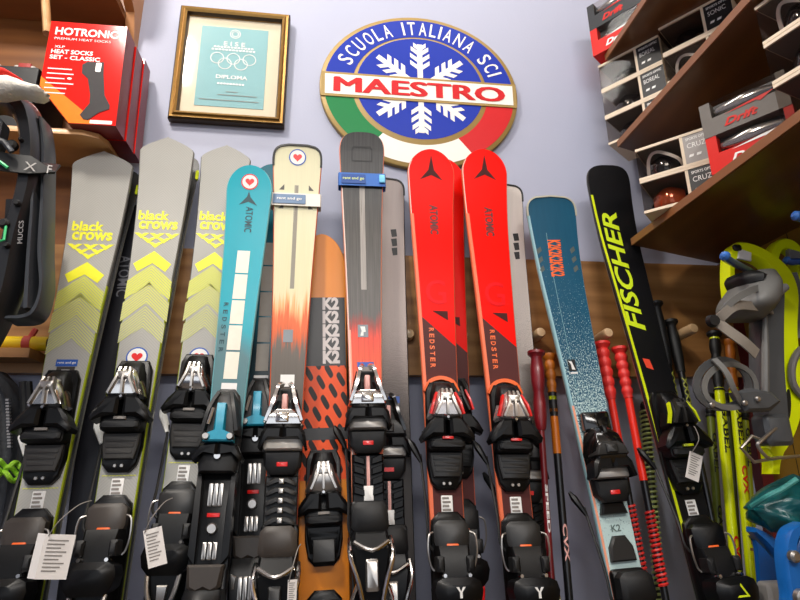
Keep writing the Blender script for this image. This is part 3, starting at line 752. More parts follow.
# orange and black ski standing behind
def orange_mat():
    t = NT('orange_top_sheet'); u, v = t.uv(); n = t.noise(t.scale(t.coord('UV'), (30, 2, 1)), 1, 3)
    return t.fin(t.mix(n, lin('#d87808'), lin('#e88e18')), .3, 0, 0, .3)
def dots_mat():
    t = NT('orange_and_black_pattern'); u, v = t.uv()
    su = t.math('ADD', t.math('MULTIPLY', u, 46), t.math('MULTIPLY', v, 9)); row = t.math('ADD', t.math('MULTIPLY', v, 27), t.math('MULTIPLY', u, 20))
    a = t.math('SINE', t.math('MULTIPLY', su, 2*pi)); c = t.math('SINE', t.math('MULTIPLY', row, 2*pi))
    f = t.math('MULTIPLY', t.math('SUBTRACT', t.math('MULTIPLY', t.math('ADD', a, c), .5), .12), 8, True)
    return t.fin(t.mix(f, lin('#ea5520'), lin('#1c1410')), .35, 0, 0, .25)
ok = Ski('ski', 'orange and black ski with white double lettering standing behind, between the cream and black skis', 'ski', None, (322, 234), (324, 560), -.058, .112, .096, [orange_mat(), P('orange_edge', '#c8741c', .4), M_bbase], exp=2.0, d=.10, rise=.02)
vA, vB, vC, vD = ok.vy(298), ok.vy(366), ok.vy(480), ok.vy(600)
hwm = ok.hw(vB)-.002
ok.strip('black_band', -hwm, hwm, vB, vA, P('black_top_print', '#161416', .4))
ok.strip('dotted_band', -hwm, hwm, vC, vB, dots_mat())
b = MB(); ok.strip('pattern_uv', 0, .001, vC, vC+.001, M_cablack) if False else None
kx = ok.uv(331, 330)[0]
ok.text([('K2', kx, ok.vy(304+13.3*i), (.037), .030, 0, dict(bold=.05)) for i in range(5)], P('pale_grey_print', '#cfc5c2', .45))
ok.strip('black_band', -hwm, hwm, ok.vy(440), ok.vy(428), P('black_top_print', '#161416', .4), .0009)
binding_a(ok, ok.vy(512), .62, M_silver, None, M_black, M_black, label=False)
b = MB(); b.slab(rrect(-.020, ok.vy(562), .020, ok.vy(540), .002), .012, .032, .001); b.build('heel_label', M_dgrey, ok.root)

# black wood-grain ski with red lower half and blue strap
kb = Ski('ski', 'black wood-grain ski turning red above its binding, blue strap below the tip', 'ski', None, (362, 132), (370, 590), YC-.018, .108, .060,
         [top_streak('black_grain_to_red_top_sheet', [(0, '#f5683a'), (.28, '#f26040'), (.38, '#f04a34'), (.43, '#9a443c'), (.47, '#5c5855'), (.8, '#55524f'), (1, '#3a3939')], .16, 1.02, 1.62, .7, (.006, 1.36, 1.64, '#a09a94')), P('salmon_orange_sidewall', '#f59a78', .4), M_bbase], exp=3.0, d=.05, rise=.04)
kb.edge_line('salmon_edge_line', P('salmon_edge', '#f7a486', .4), .0055, .02, kb.vy(330)); kb.edge_line('pale_edge_line', P('pale_edge', '#e8c8bc', .4), .0025, .02, kb.L-.14, .0009)
u, v = kb.uv(363, 331)
kb.decal('grey_badge', [[(u-.011, v+.014), (u+.011, v+.014), (u+.011, v-.014), (u-.011, v-.014)]], P('steel_grey_print', '#7d858c', .4))
kb.decal('white_mark', [[(u-.006, v+.010), (u+.004, v+.010), (u+.006, v-.002), (u+.001, v-.003), (u+.001, v-.011), (u-.006, v-.011), (u-.003, v)]], M_white, .001)
v = kb.vy(365); kb.decal('blue_sticker', [[(-.017, v+.006), (.017, v+.006), (.017, v-.004), (-.017, v-.004)]], M_blue, .0012)
kb.decal('white_label', [[(-.016, v-.004), (.016, v-.004), (.014, v-.022), (-.014, v-.022)]], P('grey_label', '#8f8a86', .5), .001)
binding_b(kb, kb.vy(421), 1.0, 'rods', M_blackm, P('silver_grey_bar', '#a39e98', .35, .3))
b = MB(); h = kb.hw(kb.L-.06)-.0035
b.add([kb.S(x, kb.L-.072+y, .0009) for x, y in ((-h*.5, 0), (h*.5, 0), (h*.5, .03), (h*.42, .038), (-h*.42, .038), (-h*.5, .03), (-h*.45, .028), (-h*.37, .034), (h*.37, .034), (h*.45, .028), (h*.45, .003), (-h*.45, .003))], [(0, 1, 10, 11), (1, 2, 9, 10), (2, 3, 8, 9), (3, 4, 7, 8), (4, 5, 6, 7), (5, 0, 11, 6)])
b.build('tip_mark', M_cablack, kb.bodyo, smooth=False)

# grey skis behind
gk = top_speck('grey_speckled_top_sheet', '#aa9a94', '#3c3632', 1.33, 1.12, 900, '#b4a49d')
def grey_ski(label, tip, low, yc, wt, ww, mk, mk2, H, vT_y, sideleft):
    s = Ski('ski', label, 'ski', None, tip, low, yc, wt, ww, [mk, M_bbase, M_bbase], exp=3.4, d=.04, rise=.02)
    b = MB()
    N = 16
    pts = [s.S(s.hw(s.L-.045*(1-i/N))-.001, s.L-.045*(1-i/N)-.0004*i/N, .001) for i in range(N+1)] + [s.S(-s.hw(s.L-.045*i/N)+.001, s.L-.0004-.045*i/N, .001) for i in range(N+1)]
    b.strap(pts, .004, .002, (0, -1, 0)); b.build('tip_rim', M_cablack, s.root)
    bars = []
    for i in range(3):
        u, v = s.uv(*(mk2[0]+i*mk2[2], mk2[1]+i*9))
        bars.append([(u-.004, v+.010), (u+.010, v+.012), (u+.012-.001*i, v-.008), (u-.001, v-.010)])
    s.decal('slash_mark', bars, M_cablack)
    binding_b(s, s.vy(vT_y), H, 'dark', M_blackm, P('silver_grey_bar', '#a39e98', .35, .3))
    return s
g1 = grey_ski('grey ski with three black slashes standing behind the black wood-grain ski', (383, 178), (390, 560), -.045, .108, .098, gk, (392, 234, .6), .62, 447, 1)
u, v = g1.uv(394, 400); g1.decal('blue_sticker', [[(u-.012, v+.008), (u+.012, v+.008), (u+.012, v-.007), (u-.012, v-.007)]], M_blue)
g2 = grey_ski('pale grey ski with three black slashes standing behind the right red ski', (503, 184), (528, 520), -.045, .104, .094, top_speck('pale_speckled_top_sheet', '#d0c6be', '#4a4440', 1.36, 1.10, 900, '#dcd2ca'), (514, 238, .8), .55, 470, 1)

# red skis
t_, u_, v_, red_ = top_red()
edge = t_.math('SUBTRACT', v_, t_.math('ADD', t_.math('MULTIPLY', u_, -.95), 1.268))
M_redtop = t_.fin(t_.mix(t_.math('GREATER_THAN', edge, 0.0), lin('#5a3432'), red_), .3, 0, 0, .06)
M_mar = P('maroon_print', '#4a2422', .45, spec=.1); M_red2 = P('brighter_red_print', '#f01018', .35, spec=.1)
def red_ski(label, tip, low, yc, H, vT_y, shift=0, detail=True):
    s = Ski('ski', label, 'ski', None, tip, low, yc, .115, .066, [M_redtop, M_obase, M_bbase], exp=2.0, d=.062, rise=.03)
    V_ = s.vy
    s.edge_line('orange_edge_line', M_obase, .0065, .02, V_(215))
    s.edge_line('pale_edge_line', P('pale_pink_edge', '#f6c4b8', .4), .002, V_(215), s.L-.03)
    v0 = s.L-.024
    s.decal('arrow_mark', [[(0, v0+.008), (.007, v0-.030), (.028, v0-.056), (.0, v0-.043), (-.028, v0-.056), (-.007, v0-.030)]], M_mar)
    # the notched corner of the red field
    s.decal('notch', [[(-.010, V_(311+shift)), (.024, V_(311+shift)), (.024, V_(321+shift)+.002)]], M_mar, .0008)
    if detail:
        s.text([('ATOMIC', .004, V_(220+shift), .078, .020, -90, dict(bold=.03))], P('deep_red_print', '#5c1210', .5))
        s.text([('G', 0, V_(292+shift), .046, .060, 0, dict(bold=.01))], M_red2, 'large_letter')
        s.text([(c, -.014, V_(330+shift)-.0135*i, .009, .011, -90, dict(bold=.03)) for i, c in enumerate('REDSTER')], M_orange, 'small_lettering')
        v = V_(384); s.text([('SERVO', 0, v, .030, .006, 0, dict(bold=.02))], P('pale_blue_print', '#7c98ac', .5), 'band_lettering')
        binding_a(s, V_(vT_y), H, P('white_chrome', '#ded6d2', .2, .8), M_red, M_dgrey, M_dgrey, trim=M_orange, logo=M_white, lever=M_red)
    else:
        binding_a(s, V_(vT_y), H, M_black, M_red, M_blackm, M_blackm, label=False, lever=M_red, ribm=M_dgrey)
    return s
r1 = red_ski('red and maroon ski beside the black wood-grain ski, orange left edge', (431, 149), (450, 570), YC-.012, 1.0, 440)
r1b = red_ski('red and maroon ski almost wholly behind the left red ski', (443, 158), (463, 560), -.045, .62, 432, 6, False)
r2 = red_ski('red and maroon ski right of the other red skis, before the pale grey ski', (484, 149), (521, 560), YC-.012, 1.0, 442, 2)

# blue speckled ski
bl = Ski('ski', 'dark blue ski speckled pale towards its binding, orange lettering near the tip', 'ski', None, (550, 196), (614, 520), YC, .126, .072,
         [top_speck('blue_speckled_top_sheet', '#134c68', '#c4dcda', 1.36, .98, 380, '#1a5874'), P('pale_blue_sidewall', '#8fb6bd', .4), P('salmon_base', '#e08a68', .4)], exp=3.2, d=.045, rise=.028)
u0, va = bl.uv(552, 245); u1, vb = bl.uv(557, 272)
bl.text([('K2', u0+.003-.001*i, va-.0190*i, .0185, .033, -90, dict(bold=.035)) for i in range(5)], M_orange)
b_ = MB(); N = 16
pts = [bl.S(bl.hw(bl.L-.05*(1-i/N))-.001, bl.L-.05*(1-i/N)-.0004*i/N, .001) for i in range(N+1)] + [bl.S(-bl.hw(bl.L-.05*i/N)+.001, bl.L-.0004-.05*i/N, .001) for i in range(N+1)]
b_.strap(pts, .004, .002, (0, -1, 0)); b_.build('tip_rim', P('pale_tip_edge', '#b8b4a0', .4), bl.root)
pa = []
for sg in (-1, 1):
    for i in range(3):
        v = bl.vy(252+9*i); uu = sg*.042-.004
        pa.append([(uu-.006, v+.004), (uu+.005, v+.012), (uu+.007, v+.001), (uu-.004, v-.008)])
bl.decal('slash_mark', pa, P('dim_brown_print', '#4f5a58', .5))
bl.strip('pale_line', -.022, -.0205, bl.vy(400), bl.vy(235), P('pale_line_print', '#6f9aa4', .5))
bl.edge_line('salmon_edge_line', P('salmon_edge', '#f7a486', .4), .005, .02, bl.vy(405)); bl.edge_line('pale_edge_line', P('pale_blue_edge', '#9cc4cc', .4), .004, bl.vy(405), bl.L-.05)
u, v = bl.uv(572, 366); bl.decal('black_badge', [[(u-.009, v+.015), (u+.009, v+.015), (u+.009, v-.012), (u-.009, v-.012)]], M_cablack)
bl.decal('white_mark', [[(u-.007, v+.012), (u+.001, v+.010), (u+.004, v-.002), (u+.006, v-.009), (u-.002, v-.008), (u-.002, v+.003)], [(u-.007, v-.014), (u+.010, v-.014), (u+.010, v-.018), (u-.007, v-.018)]], M_white, .001)
binding_b(bl, bl.vy(469), 1.0, 'dark', M_blackm, P('silver_grey_bar', '#a39e98', .35, .3), dh=.035, plate=False)
vb_ = bl.vy(528); bl.text([('K2', 0, vb_, .020, .013, 0, dict(bold=.02))], P('grey_green_print', '#5d6f6c', .5), 'small_lettering')
b = MB(); b.slab([(-.012, vb_-.014), (.012, vb_-.014), (.024, vb_-.034), (.026, vb_-.06), (-.026, vb_-.06), (-.024, vb_-.034)], 0, .010, .003); b.build('heel_plate', M_dgrey, bl.root)

# black ski with lime edges
fi = Ski('ski', 'black ski with large lime lettering and lime left edge, rightmost of the row', 'ski', None, (607, 165), (695, 520), YC-.005, .116, .070, [top_plain('satin_black_top_sheet', '#0e0e10', '#131316', .35, .3), P('black_sidewall', '#1c1c1a', .4), M_bbase], exp=3.2, d=.05, rise=.03)
hA = fi.vy(400)
u0, v0 = fi.uv(631, 331); u1, v1 = fi.uv(612, 214); 
fi.text([('FISCHER', (u0+u1)/2+.002, (v0+v1)/2, v1-v0, .041, 90, dict(bold=.022, shear=.25))], P('lime_print', '#d4ea18', .45))
b = MB(); n = 30
vs_ = [.02+(fi.L-.10)*i/n for i in range(n+1)]
b.add([p for v in vs_ for p in (fi.S(-fi.hw(v)+.0015, v, .0006), fi.S(-fi.hw(v)+.0075, v, .0006))], [(2*i, 2*i+1, 2*i+3, 2*i+2) for i in range(n)])
b.build('lime_edge_line', M_lime, fi.bodyo, smooth=False)
u, v = fi.uv(648, 364); fi.decal('red_mark', [[(u-.010, v+.014), (u+.006, v+.010), (u+.010, v-.014), (u-.006, v-.008)]], P('coral_red_print', '#f04a30', .4))
binding_a(fi, fi.vy(447), 1.0, M_black, M_lime, M_blackm, M_black, logo=M_lime, lever=M_lime, ribm=M_dgrey, tri=True)

# ---- straps round two of the skis (they come off)
def ski_strap(sk, y, hgt, label, band, patch, txt, tw, tc, name='ski_strap'):
    v = sk.vy(y)-.006; h = max(sk.hw(v+hgt/2), sk.hw(v-hgt/2))+.0028
    r = thing(name, sk.o+sk.a*v, label, 'strap'); r.matrix_world = sk.root.matrix_world @ Matrix.Translation(V((0, 0, v)))
    w = sk.wv(v)
    b = MB()
    loop = [(-h, -w-.0050), (h, -w-.0050), (h+.002, -w-.002), (h+.002, -w+.015), (h, -w+.0185), (-h, -w+.0185), (-h-.002, -w+.015), (-h-.002, -w-.002)]
    inn = [(x*(1-.0012/h), y_+(.0012 if y_ < -w else -.0012)) for x, y_ in loop]
    n = 8; fs = []
    vs = [V((x, y_, -hgt/2)) for x, y_ in loop]+[V((x, y_, hgt/2)) for x, y_ in loop]+[V((x, y_, -hgt/2)) for x, y_ in inn]+[V((x, y_, hgt/2)) for x, y_ in inn]
    for i in range(n):
        j = (i+1) % n
        fs += [(i, j, n+j, n+i), (2*n+j, 2*n+i, 3*n+i, 3*n+j), (n+i, n+j, 3*n+j, 3*n+i), (j, i, 2*n+i, 2*n+j)]
    b.add(vs, fs); bo = b.build('band', band, r, smooth=False)
    b = MB(); F = lambda x, y_, q=0: V((x, -w-.0055-q, y_))
    b.prism(rrect(patch[1], -hgt*patch[3], patch[2], hgt*patch[3], .002), lambda x, y_, q: F(x, y_, q), 0, .0015)
    pt = b.build('patch', patch[0], r)
    if txt:
        b = MB(); put_text(b, txt, lambda x, y_: F(x, y_, .0021), (patch[1]+patch[2])/2, 0, tw, hgt*.28); b.build('lettering', tc, pt, smooth=False)
    return r
ski_strap(cr, 200, .034, 'white ski strap with grey-blue patch wrapped round the cream ski', P('white_strap', '#e4dfd6', .6), (P('slate_blue_patch', '#6883a4', .5), -.052, .022, .36), 'rent and go', .056, M_white)
ks = ski_strap(kb, 181, .036, 'blue ski strap with pale buckle wrapped round the black wood-grain ski', P('blue_strap', '#2a66b8', .5), (P('deep_blue_patch', '#1c4a94', .5), -.049, .008, .36), 'rent and go', .05, P('pale_lime_print', '#cfe08c', .5))
b = MB(); w = kb.wv(kb.vy(181)); b.slab(rrect(.040, -.010, .054, .012, .002), 0, .004, .001, lambda x, y, q: V((x, -w-.0055-q, y))); b.build('buckle', P('sky_blue_plastic', '#6cc0e4', .4), ks)

# ---- price tags
def tag_card(px, py, yv, w, h, tilt, label, fold=True):
    o = at(px, py, y=yv); r = thing('price_tag', o, label, 'tag')
    for k, (a, dz) in enumerate(((18, 0), (-22, .001)) if fold else ((10, 0),)):
        X = V((cos(Rd(tilt))*cos(Rd(a)), sin(Rd(a)), sin(Rd(tilt)))).normalized(); Y = V((-sin(Rd(tilt)), 0, cos(Rd(tilt)))); Y = (Y-X*Y.dot(X)).normalized()
        F = frame2((0, 0, 0), X, Y); b = MB()
        x0, x1 = (0, w) if (k == 0) else (-w*.35, 0)
        b.prism([(x0, -h), (x1, -h), (x1, 0), (x0, 0)], F, -.0006, .0006); pg = b.build('card', M_paper, r, smooth=False)
        if k == 0:
            b = MB()
            for i in range(9):
                b.add([F(x, y, .0012) for x, y in ((w*.12, -h*(.12+.085*i)), (w*(.8-.1*(i % 3)), -h*(.12+.085*i)), (w*(.8-.1*(i % 3)), -h*(.15+.085*i)), (w*.12, -h*(.15+.085*i)))], [(0, 1, 2, 3)])
            b.build('print', M_ink, pg, smooth=False)
    b = MB(); b.tube(smooth_path([V((w*.1, 0, -.003)), V((w*.5, -.01, .02)), V((w*.9, .012, .042)), V((w*1.2, .03, .048))], 4), .0009, 5); b.build('string', M_ink, r)
    return r
tag_card(46, 534, -.285, .043, .066, -5, 'folded white price booklet hanging between the two leftmost grey skis')
tag_card(143, 531, -.30, .028, .058, 14, 'small white price tag hanging left of the third grey ski', False)
tag_card(690, 451, -.285, .030, .05, -20, 'grey-white paper tag hanging right of the black lime-edged ski', False)
tag_card(288, 580, -.335, .014, .034, 0, 'tiny white tag hanging right of the cream ski', False)

# ------------------------------------------------------------------ framed diploma
FX0, FX1, FZ0, FZ1 = -.410, -.122, 1.829, 2.172
fw, fh = FX1-FX0, FZ1-FZ0
dp = thing('framed_diploma', ((FX0+FX1)/2, -.004, FZ0), 'gold-framed teal diploma hanging on the lavender wall left of the oval emblem', 'picture frame')
dp.rotation_euler = (Rd(1.2), Rd(.5), 0)
F = lambda x, y, w=0: V((x, -w, y))
prof = [(0, .0), (0, .018), (.004, .024), (.010, .022), (.014, .027), (.020, .024), (.024, .014), (.024, 0)]
b = MB()
for i in range(4):
    pass
rings = []
for cx, cy, sx, sy in ((-fw/2, 0, 1, 1), (fw/2, 0, -1, 1), (fw/2, fh, -1, -1), (-fw/2, fh, 1, -1)):
    rings.append([F(cx+sx*d, cy+sy*d, w) for d, w in prof])
n = len(prof); vs = [p for r in rings for p in r]; base = b.add(vs, [])
for i in range(4):
    j = (i+1) % 4
    for k in range(n):
        c = (k+1) % n
        b.f.append([i*n+k, i*n+c, j*n+c, j*n+k]); b.m.append(1 if k in (0, 1, 5) else 0)
b.build('frame', [P('antique_gold', '#8f6c38', .32, .75, var=.2, ns=90), P('dark_bronze_edge', '#3c2a18', .4, .3)], dp, sharp=25)
b = MB(); b.prism([(-fw/2+.02, .02), (fw/2-.02, .02), (fw/2-.02, fh-.02), (-fw/2+.02, fh-.02)], F, .002, .010); b.build('mat_board', P('cream_mat_board', '#ddd0b6', .8, var=.03), dp, smooth=False)
px0, px1, py0, py1 = -.086, .088, .048, .292
b = MB(); b.prism([(px0, py0), (px1, py0), (px1, py1), (px0, py1)], F, .010, .0112); pr = b.build('print', P('pale_teal_paper', '#86b4b8', .7, var=.05, ns=20), dp, smooth=False)
b = MB(); pc = .002
for i, (cx, cy) in enumerate(((-.036, .196), (0, .196), (.036, .196), (-.018, .180), (.018, .180))):
    b.loft([[F(x, y, .0118) for x, y in ell(pc+cx*1.15, cy-.002, .0175, .0175, 26)], [F(x, y, .0122) for x, y in ell(pc+cx*1.15, cy-.002, .0155, .0155, 26)]], caps=False)
b.build('ring_mark', M_white, pr)
b = MB()
T_ = lambda x, y: F(x, y, .0122)
put_text(b, 'DIPLOMA', T_, pc, .137, .080, .0115)
put_text(b, 'E I S E', T_, pc, .240, .055, .013)
for yy, n_, w_ in ((.226, 12, .105), (.218, 13, .115), (.114, 9, .07)):
    for i in range(n_):
        x = pc-w_/2+w_*i/n_; b.add([T_(x, yy), T_(x+w_/n_*.7, yy), T_(x+w_/n_*.7, yy+.005), T_(x, yy+.005)], [(0, 1, 2, 3)])
for r_ in (.014, .009): b.loft([[F(x, y, .0118) for x, y in ell(pc, .272, r_, r_, 20)], [F(x, y, .0122) for x, y in ell(pc, .272, r_-.002, r_-.002, 20)]], caps=False)
b.build('lettering', M_white, pr, smooth=False)
b = MB()
for yy, x0, w_ in ((.092, -.01, .03), (.082, -.03, .10), (.066, -.075, .15)):
    b.add([T_(x0, yy), T_(x0+w_, yy), T_(x0+w_, yy+.0018), T_(x0, yy+.0018)], [(0, 1, 2, 3)])
b.build('small_print', M_ink, pr, smooth=False)
b = MB(); b.prism([(-fw/2+.022, .022), (fw/2-.022, .022), (fw/2-.022, fh-.022), (-fw/2+.022, fh-.022)], F, .0135, .0145); b.build('glass', M_glass, dp, smooth=False)

# ------------------------------------------------------------------ oval ski-school emblem
EX, EZ = .239, 1.970
em = thing('emblem', (EX, 0, EZ-.242), 'large oval blue, white and red ski-school emblem with gold rim on the wall', 'sign')
F = lambda x, y, w=0: V((x, -w, y+.242))
M_eb = P('emblem_blue', '#1230a4', .4, spec=.25, var=.03); M_ew = P('emblem_white', '#f0ebe2', .4, spec=.25, var=.03)
M_er = P('emblem_red', '#cc1c22', .4, spec=.25, var=.03); M_eg = P('emblem_green', '#127a40', .4, spec=.25, var=.03)
A, B = .274, .242; ai, bi = .187, .172
b = MB(); b.slab(ell(0, 0, A, B, 72), 0, .016, .002, F); bd = b.build('board', M_gold, em)
def ringsec(a0, a1, ra, rb, qa, qb, w, n=30, mi=0, mb=None):
    A0 = [(ra*cos(a0+(a1-a0)*i/n), rb*sin(a0+(a1-a0)*i/n)) for i in range(n+1)]
    A1 = [(qa*cos(a0+(a1-a0)*i/n), qb*sin(a0+(a1-a0)*i/n)) for i in range(n+1)]
    mb.add([F(x, y, w) for x, y in A0]+[F(x, y, w) for x, y in A1], [(i, i+1, n+1+i+1, n+1+i) for i in range(n)], mi)
o1, o2 = .012, .011
for nm, m, a0, a1 in (('blue_arc', M_eb, 2, 178), ('green_arc', M_eg, 181, 236), ('white_arc', M_ew, 236, 302), ('red_arc', M_er, 302, 359)):
    b = MB(); ringsec(Rd(a0), Rd(a1), A-o1, B-o1, ai, bi, .0166, 40, 0, b); b.build(nm, m, bd, smooth=False)
b = MB(); b.add([F(x, y, .0166) for x, y in ell(0, .006, ai-o2, bi-o2, 56)], [tuple(range(56))]); b.build('blue_centre', M_eb, bd, smooth=False)
b = MB()
for k, ang in enumerate((90, 270, 38, 142, 218, 322)):
    ln = .142 if k < 2 else .150; ca, sa = cos(Rd(ang)), sin(Rd(ang))
    Q = lambda r_, t_, w=.0172: F(r_*ca-t_*sa, .006+r_*sa+t_*ca, w)
    hw_ = .0075
    b.add([Q(.0, -hw_), Q(ln, -hw_), Q(ln, hw_), Q(.0, hw_)], [(0, 1, 2, 3)])
    for rr, bl_ in ((.060, .034), (.084, .034), (.108, .031)) + (((.126, .022),) if k < 2 else ()):
        for sg in (-1, 1):
            b.add([Q(rr+.6*hw_-.006, sg*hw_), Q(rr+bl_*.60-.006, sg*bl_*.80), Q(rr+bl_*.60+.008, sg*bl_*.80), Q(rr+.6*hw_+.009, sg*hw_)], [(0, 1, 2, 3)])
b.build('snowflake', M_ew, bd, smooth=False)
bz0, bz1 = -.040, .036
xe = lambda z: A*math.sqrt(1-(z/B)**2)
b = MB(); b.prism([(-xe(bz0)+.001, bz0), (xe(bz0)-.001, bz0), (xe(bz1)-.001, bz1), (-xe(bz1)+.001, bz1)], F, .0150, .019); bb = b.build('banner', M_gold, em, smooth=False)
b = MB(); b.prism([(-xe(bz0)+.011, bz0+.007), (xe(bz0)-.011, bz0+.007), (xe(bz1)-.011, bz1-.007), (-xe(bz1)+.011, bz1-.007)], F, .018, .0196); b.build('banner_face', M_ew, bb, smooth=False)
b = MB(); [put_text(b, 'MAESTRO', lambda x, y: F(x, y, .0200+.0002*k), (k-2)*.0021, -.002+(.0012 if k % 2 else -.0012), .466, .045, bold=0) for k in range(5)]; b.build('lettering', M_er, bb, smooth=False)
b = MB(); s_ = 'SCUOLA ITALIANA SCI'; a0, a1 = 161, 17
wts = {'I': .45, ' ': .75, 'L': .85, 'N': 1.1}
tot = sum(wts.get(c, 1) for c in s_); acc = 0; ra, rb = (A-o1+ai)/2, (B-o1+bi)/2
# equal arc-length stepping along the ellipse
tab = []; Ls = 0; pv = None
for i in range(401):
    a = Rd(a0+(a1-a0)*i/400); p = (ra*cos(a), rb*sin(a))
    if pv: Ls += math.hypot(p[0]-pv[0], p[1]-pv[1])
    tab.append((Ls, a)); pv = p
for c in s_:
    wgt = wts.get(c, 1); mid = (acc+wgt/2)/tot*Ls; acc += wgt
    if c == ' ': continue
    a = min(tab, key=lambda q: abs(q[0]-mid))[1]
    nx, ny = cos(a)/ra, sin(a)/rb; rot = math.degrees(math.atan2(ny, nx))-90
    put_text(b, c, lambda x, y: F(x, y, .0172), ra*cos(a), rb*sin(a), .022*wgt if c != 'I' else .006, .044, rot, bold=.01)
b.build('rim_lettering', M_ew, bd, smooth=False)

# ------------------------------------------------------------------ left wooden wall cabinet
cb = thing('wall_cabinet', (-.85, 0, 1.33), 'open warm-wood wall cabinet with shelf at the left, holding red boxes', 'cabinet')
G = loc(cb); TB = lambda x, y, z: G((x, y, z))
ZS = 1.698
b = MB(); b.box((-1.25, -.014, 1.31), (-.560, -.0, ZS-.013), T=TB); b.box((-1.25, -.014, ZS), (-.53, 0, 2.75), T=TB); b.build('back_panel', M_cab, cb, smooth=False)
b = MB(); pl_ = [(-1.25, 0), (-.50, 0), (-.50, -.12), (-.51, -.148), (-.54, -.160), (-1.25, -.160)]
b.slab(pl_, ZS-.013, ZS, .002, lambda x, y, w: G((x, y, w))); b.build('shelf', M_light, cb)
b = MB(); b.slab(rrect(-.225, ZS-.003, -.01, 2.75, .004), -.535, -.518, .002, lambda y, z, x: G((x, y, z))) if False else None
sp = [(0, ZS), (0, 2.75), (-.20, 2.75), (-.20, 2.25), (-.16, 2.18), (-.05, 2.12), (-.0145, 2.0), (-.0145, ZS)]
b.prism(sp, lambda y, z, x: G((x, y, z)), -.535, -.513); b.build('side_panel', M_cabp, cb, smooth=False)
b = MB(); b.box((-1.25, -.13, 2.10), (-.536, -.015, 2.12), T=TB); b.build('upper_shelf', M_cab, cb, smooth=False)
b = MB(); pts = [G(at(44+.5*i, -22+8*i, y=-.145)) for i in range(8)]
b.sweep([p for p in pts], [(.009*cos(q), .012*sin(q)) for q in [2*pi*i/10 for i in range(10)]], 0, False, (0, -1, 0)); b.build('upright', M_light, cb)

# red sock boxes on that shelf
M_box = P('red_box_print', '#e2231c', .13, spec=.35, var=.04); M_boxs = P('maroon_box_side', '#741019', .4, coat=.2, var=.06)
def sock_box(x1, yf, dep, w, h, label, first):
    r = thing('sock_box', (x1-w/2, yf+dep/2, ZS+.001), label, 'box', 'red boxes on the cabinet shelf')
    b = MB(); cut = [(-w/2+.072, 0), (w/2, 0), (w/2-.006, h), (-w/2-.002, h), (-w/2, .088)]
    Fq = lambda x, y, q: V((x, -dep/2+q, y))
    b.prism(cut, Fq, 0, dep)
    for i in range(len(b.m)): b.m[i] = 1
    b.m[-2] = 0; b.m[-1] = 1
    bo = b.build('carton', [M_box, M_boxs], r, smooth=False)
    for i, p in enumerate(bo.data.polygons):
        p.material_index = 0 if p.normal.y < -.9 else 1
    if not first: return r
    Fd = lambda x, y, q=.0008: V((x, -dep/2-q, y))
    b = MB(); b.add([Fd(x, y) for x, y in ((-w/2, .09), (-w/2+.072, .001), (-w/2+.12, .001), (-w/2+.10, .030), (-w/2-.001, .114))], [(0, 1, 2, 3, 4)]); b.v = [p+V((0, .0004, 0)) for p in b.v]; b.build('orange_band', P('orange_box_print', '#f08218', .4, spec=.2), bo, smooth=False)
    b = MB()
    put_text(b, 'HOTRONIC', Fd, -.006, h-.026, .134, .021, bold=.03)
    put_text(b, 'PREMIUM HEAT SOCKS', Fd, -.012, h-.046, .12, .006, bold=0)
    put_text(b, 'XLP', Fd, -.058, h-.068, .022, .006)
    put_text(b, 'HEAT SOCKS', Fd, -.030, h-.081, .088, .0115, bold=.03)
    put_text(b, 'SET - CLASSIC', Fd, -.022, h-.096, .106, .011, bold=.03)
    for i, l in enumerate((.05, .055, .038, .058, .045, .044)):
        b.add([Fd(-.074+x, h-.128-.0125*i+y) for x, y in ((0, 0), (l, 0), (l, .0028), (0, .0028))], [(0, 1, 2, 3)])
    b.add([Fd(x, y) for x, y in ell(-.026, h-.150, .005, .003, 12)], [tuple(range(12))])
    b.build('lettering', M_white, bo, smooth=False)
    b = MB(); b.add([Fd(.052+x, .006+y) for x, y in rrect(-.022, -.004, .024, .005, .002)], [tuple(range(20))]); b.build('white_label', M_white, bo, smooth=False)
    b = MB(); sk = [(-.004, .150), (.006, .158), (.040, .160), (.043, .130), (.052, .075), (.066, .050), (.066, .040), (.046, .030), (.026, .010), (.016, .012), (.008, .022), (.024, .052), (.022, .075), (.012, .115), (-.002, .128)]
    b.prism(sk, Fd, .0006, .0014); so = b.build('sock_picture', P('dark_grey_print', '#403d3e', .5, spec=.15), bo, smooth=False)
    b = MB(); b.prism(rrect(.025, .134, .036, .157, .002), Fd, .0012, .0019); b.build('battery_picture', M_silver, so, smooth=False)
    return r
sock_box(-.466, -.180, .056, .168, .262, 'front red heated-sock box with sock picture, on the cabinet shelf', True)
sock_box(-.463, -.120, .052, .168, .258, 'middle red sock box standing right behind the front one, maroon side showing', False)
sock_box(-.460, -.0675, .046, .168, .266, 'rearmost red sock box next to the lavender wall, maroon side showing', False)

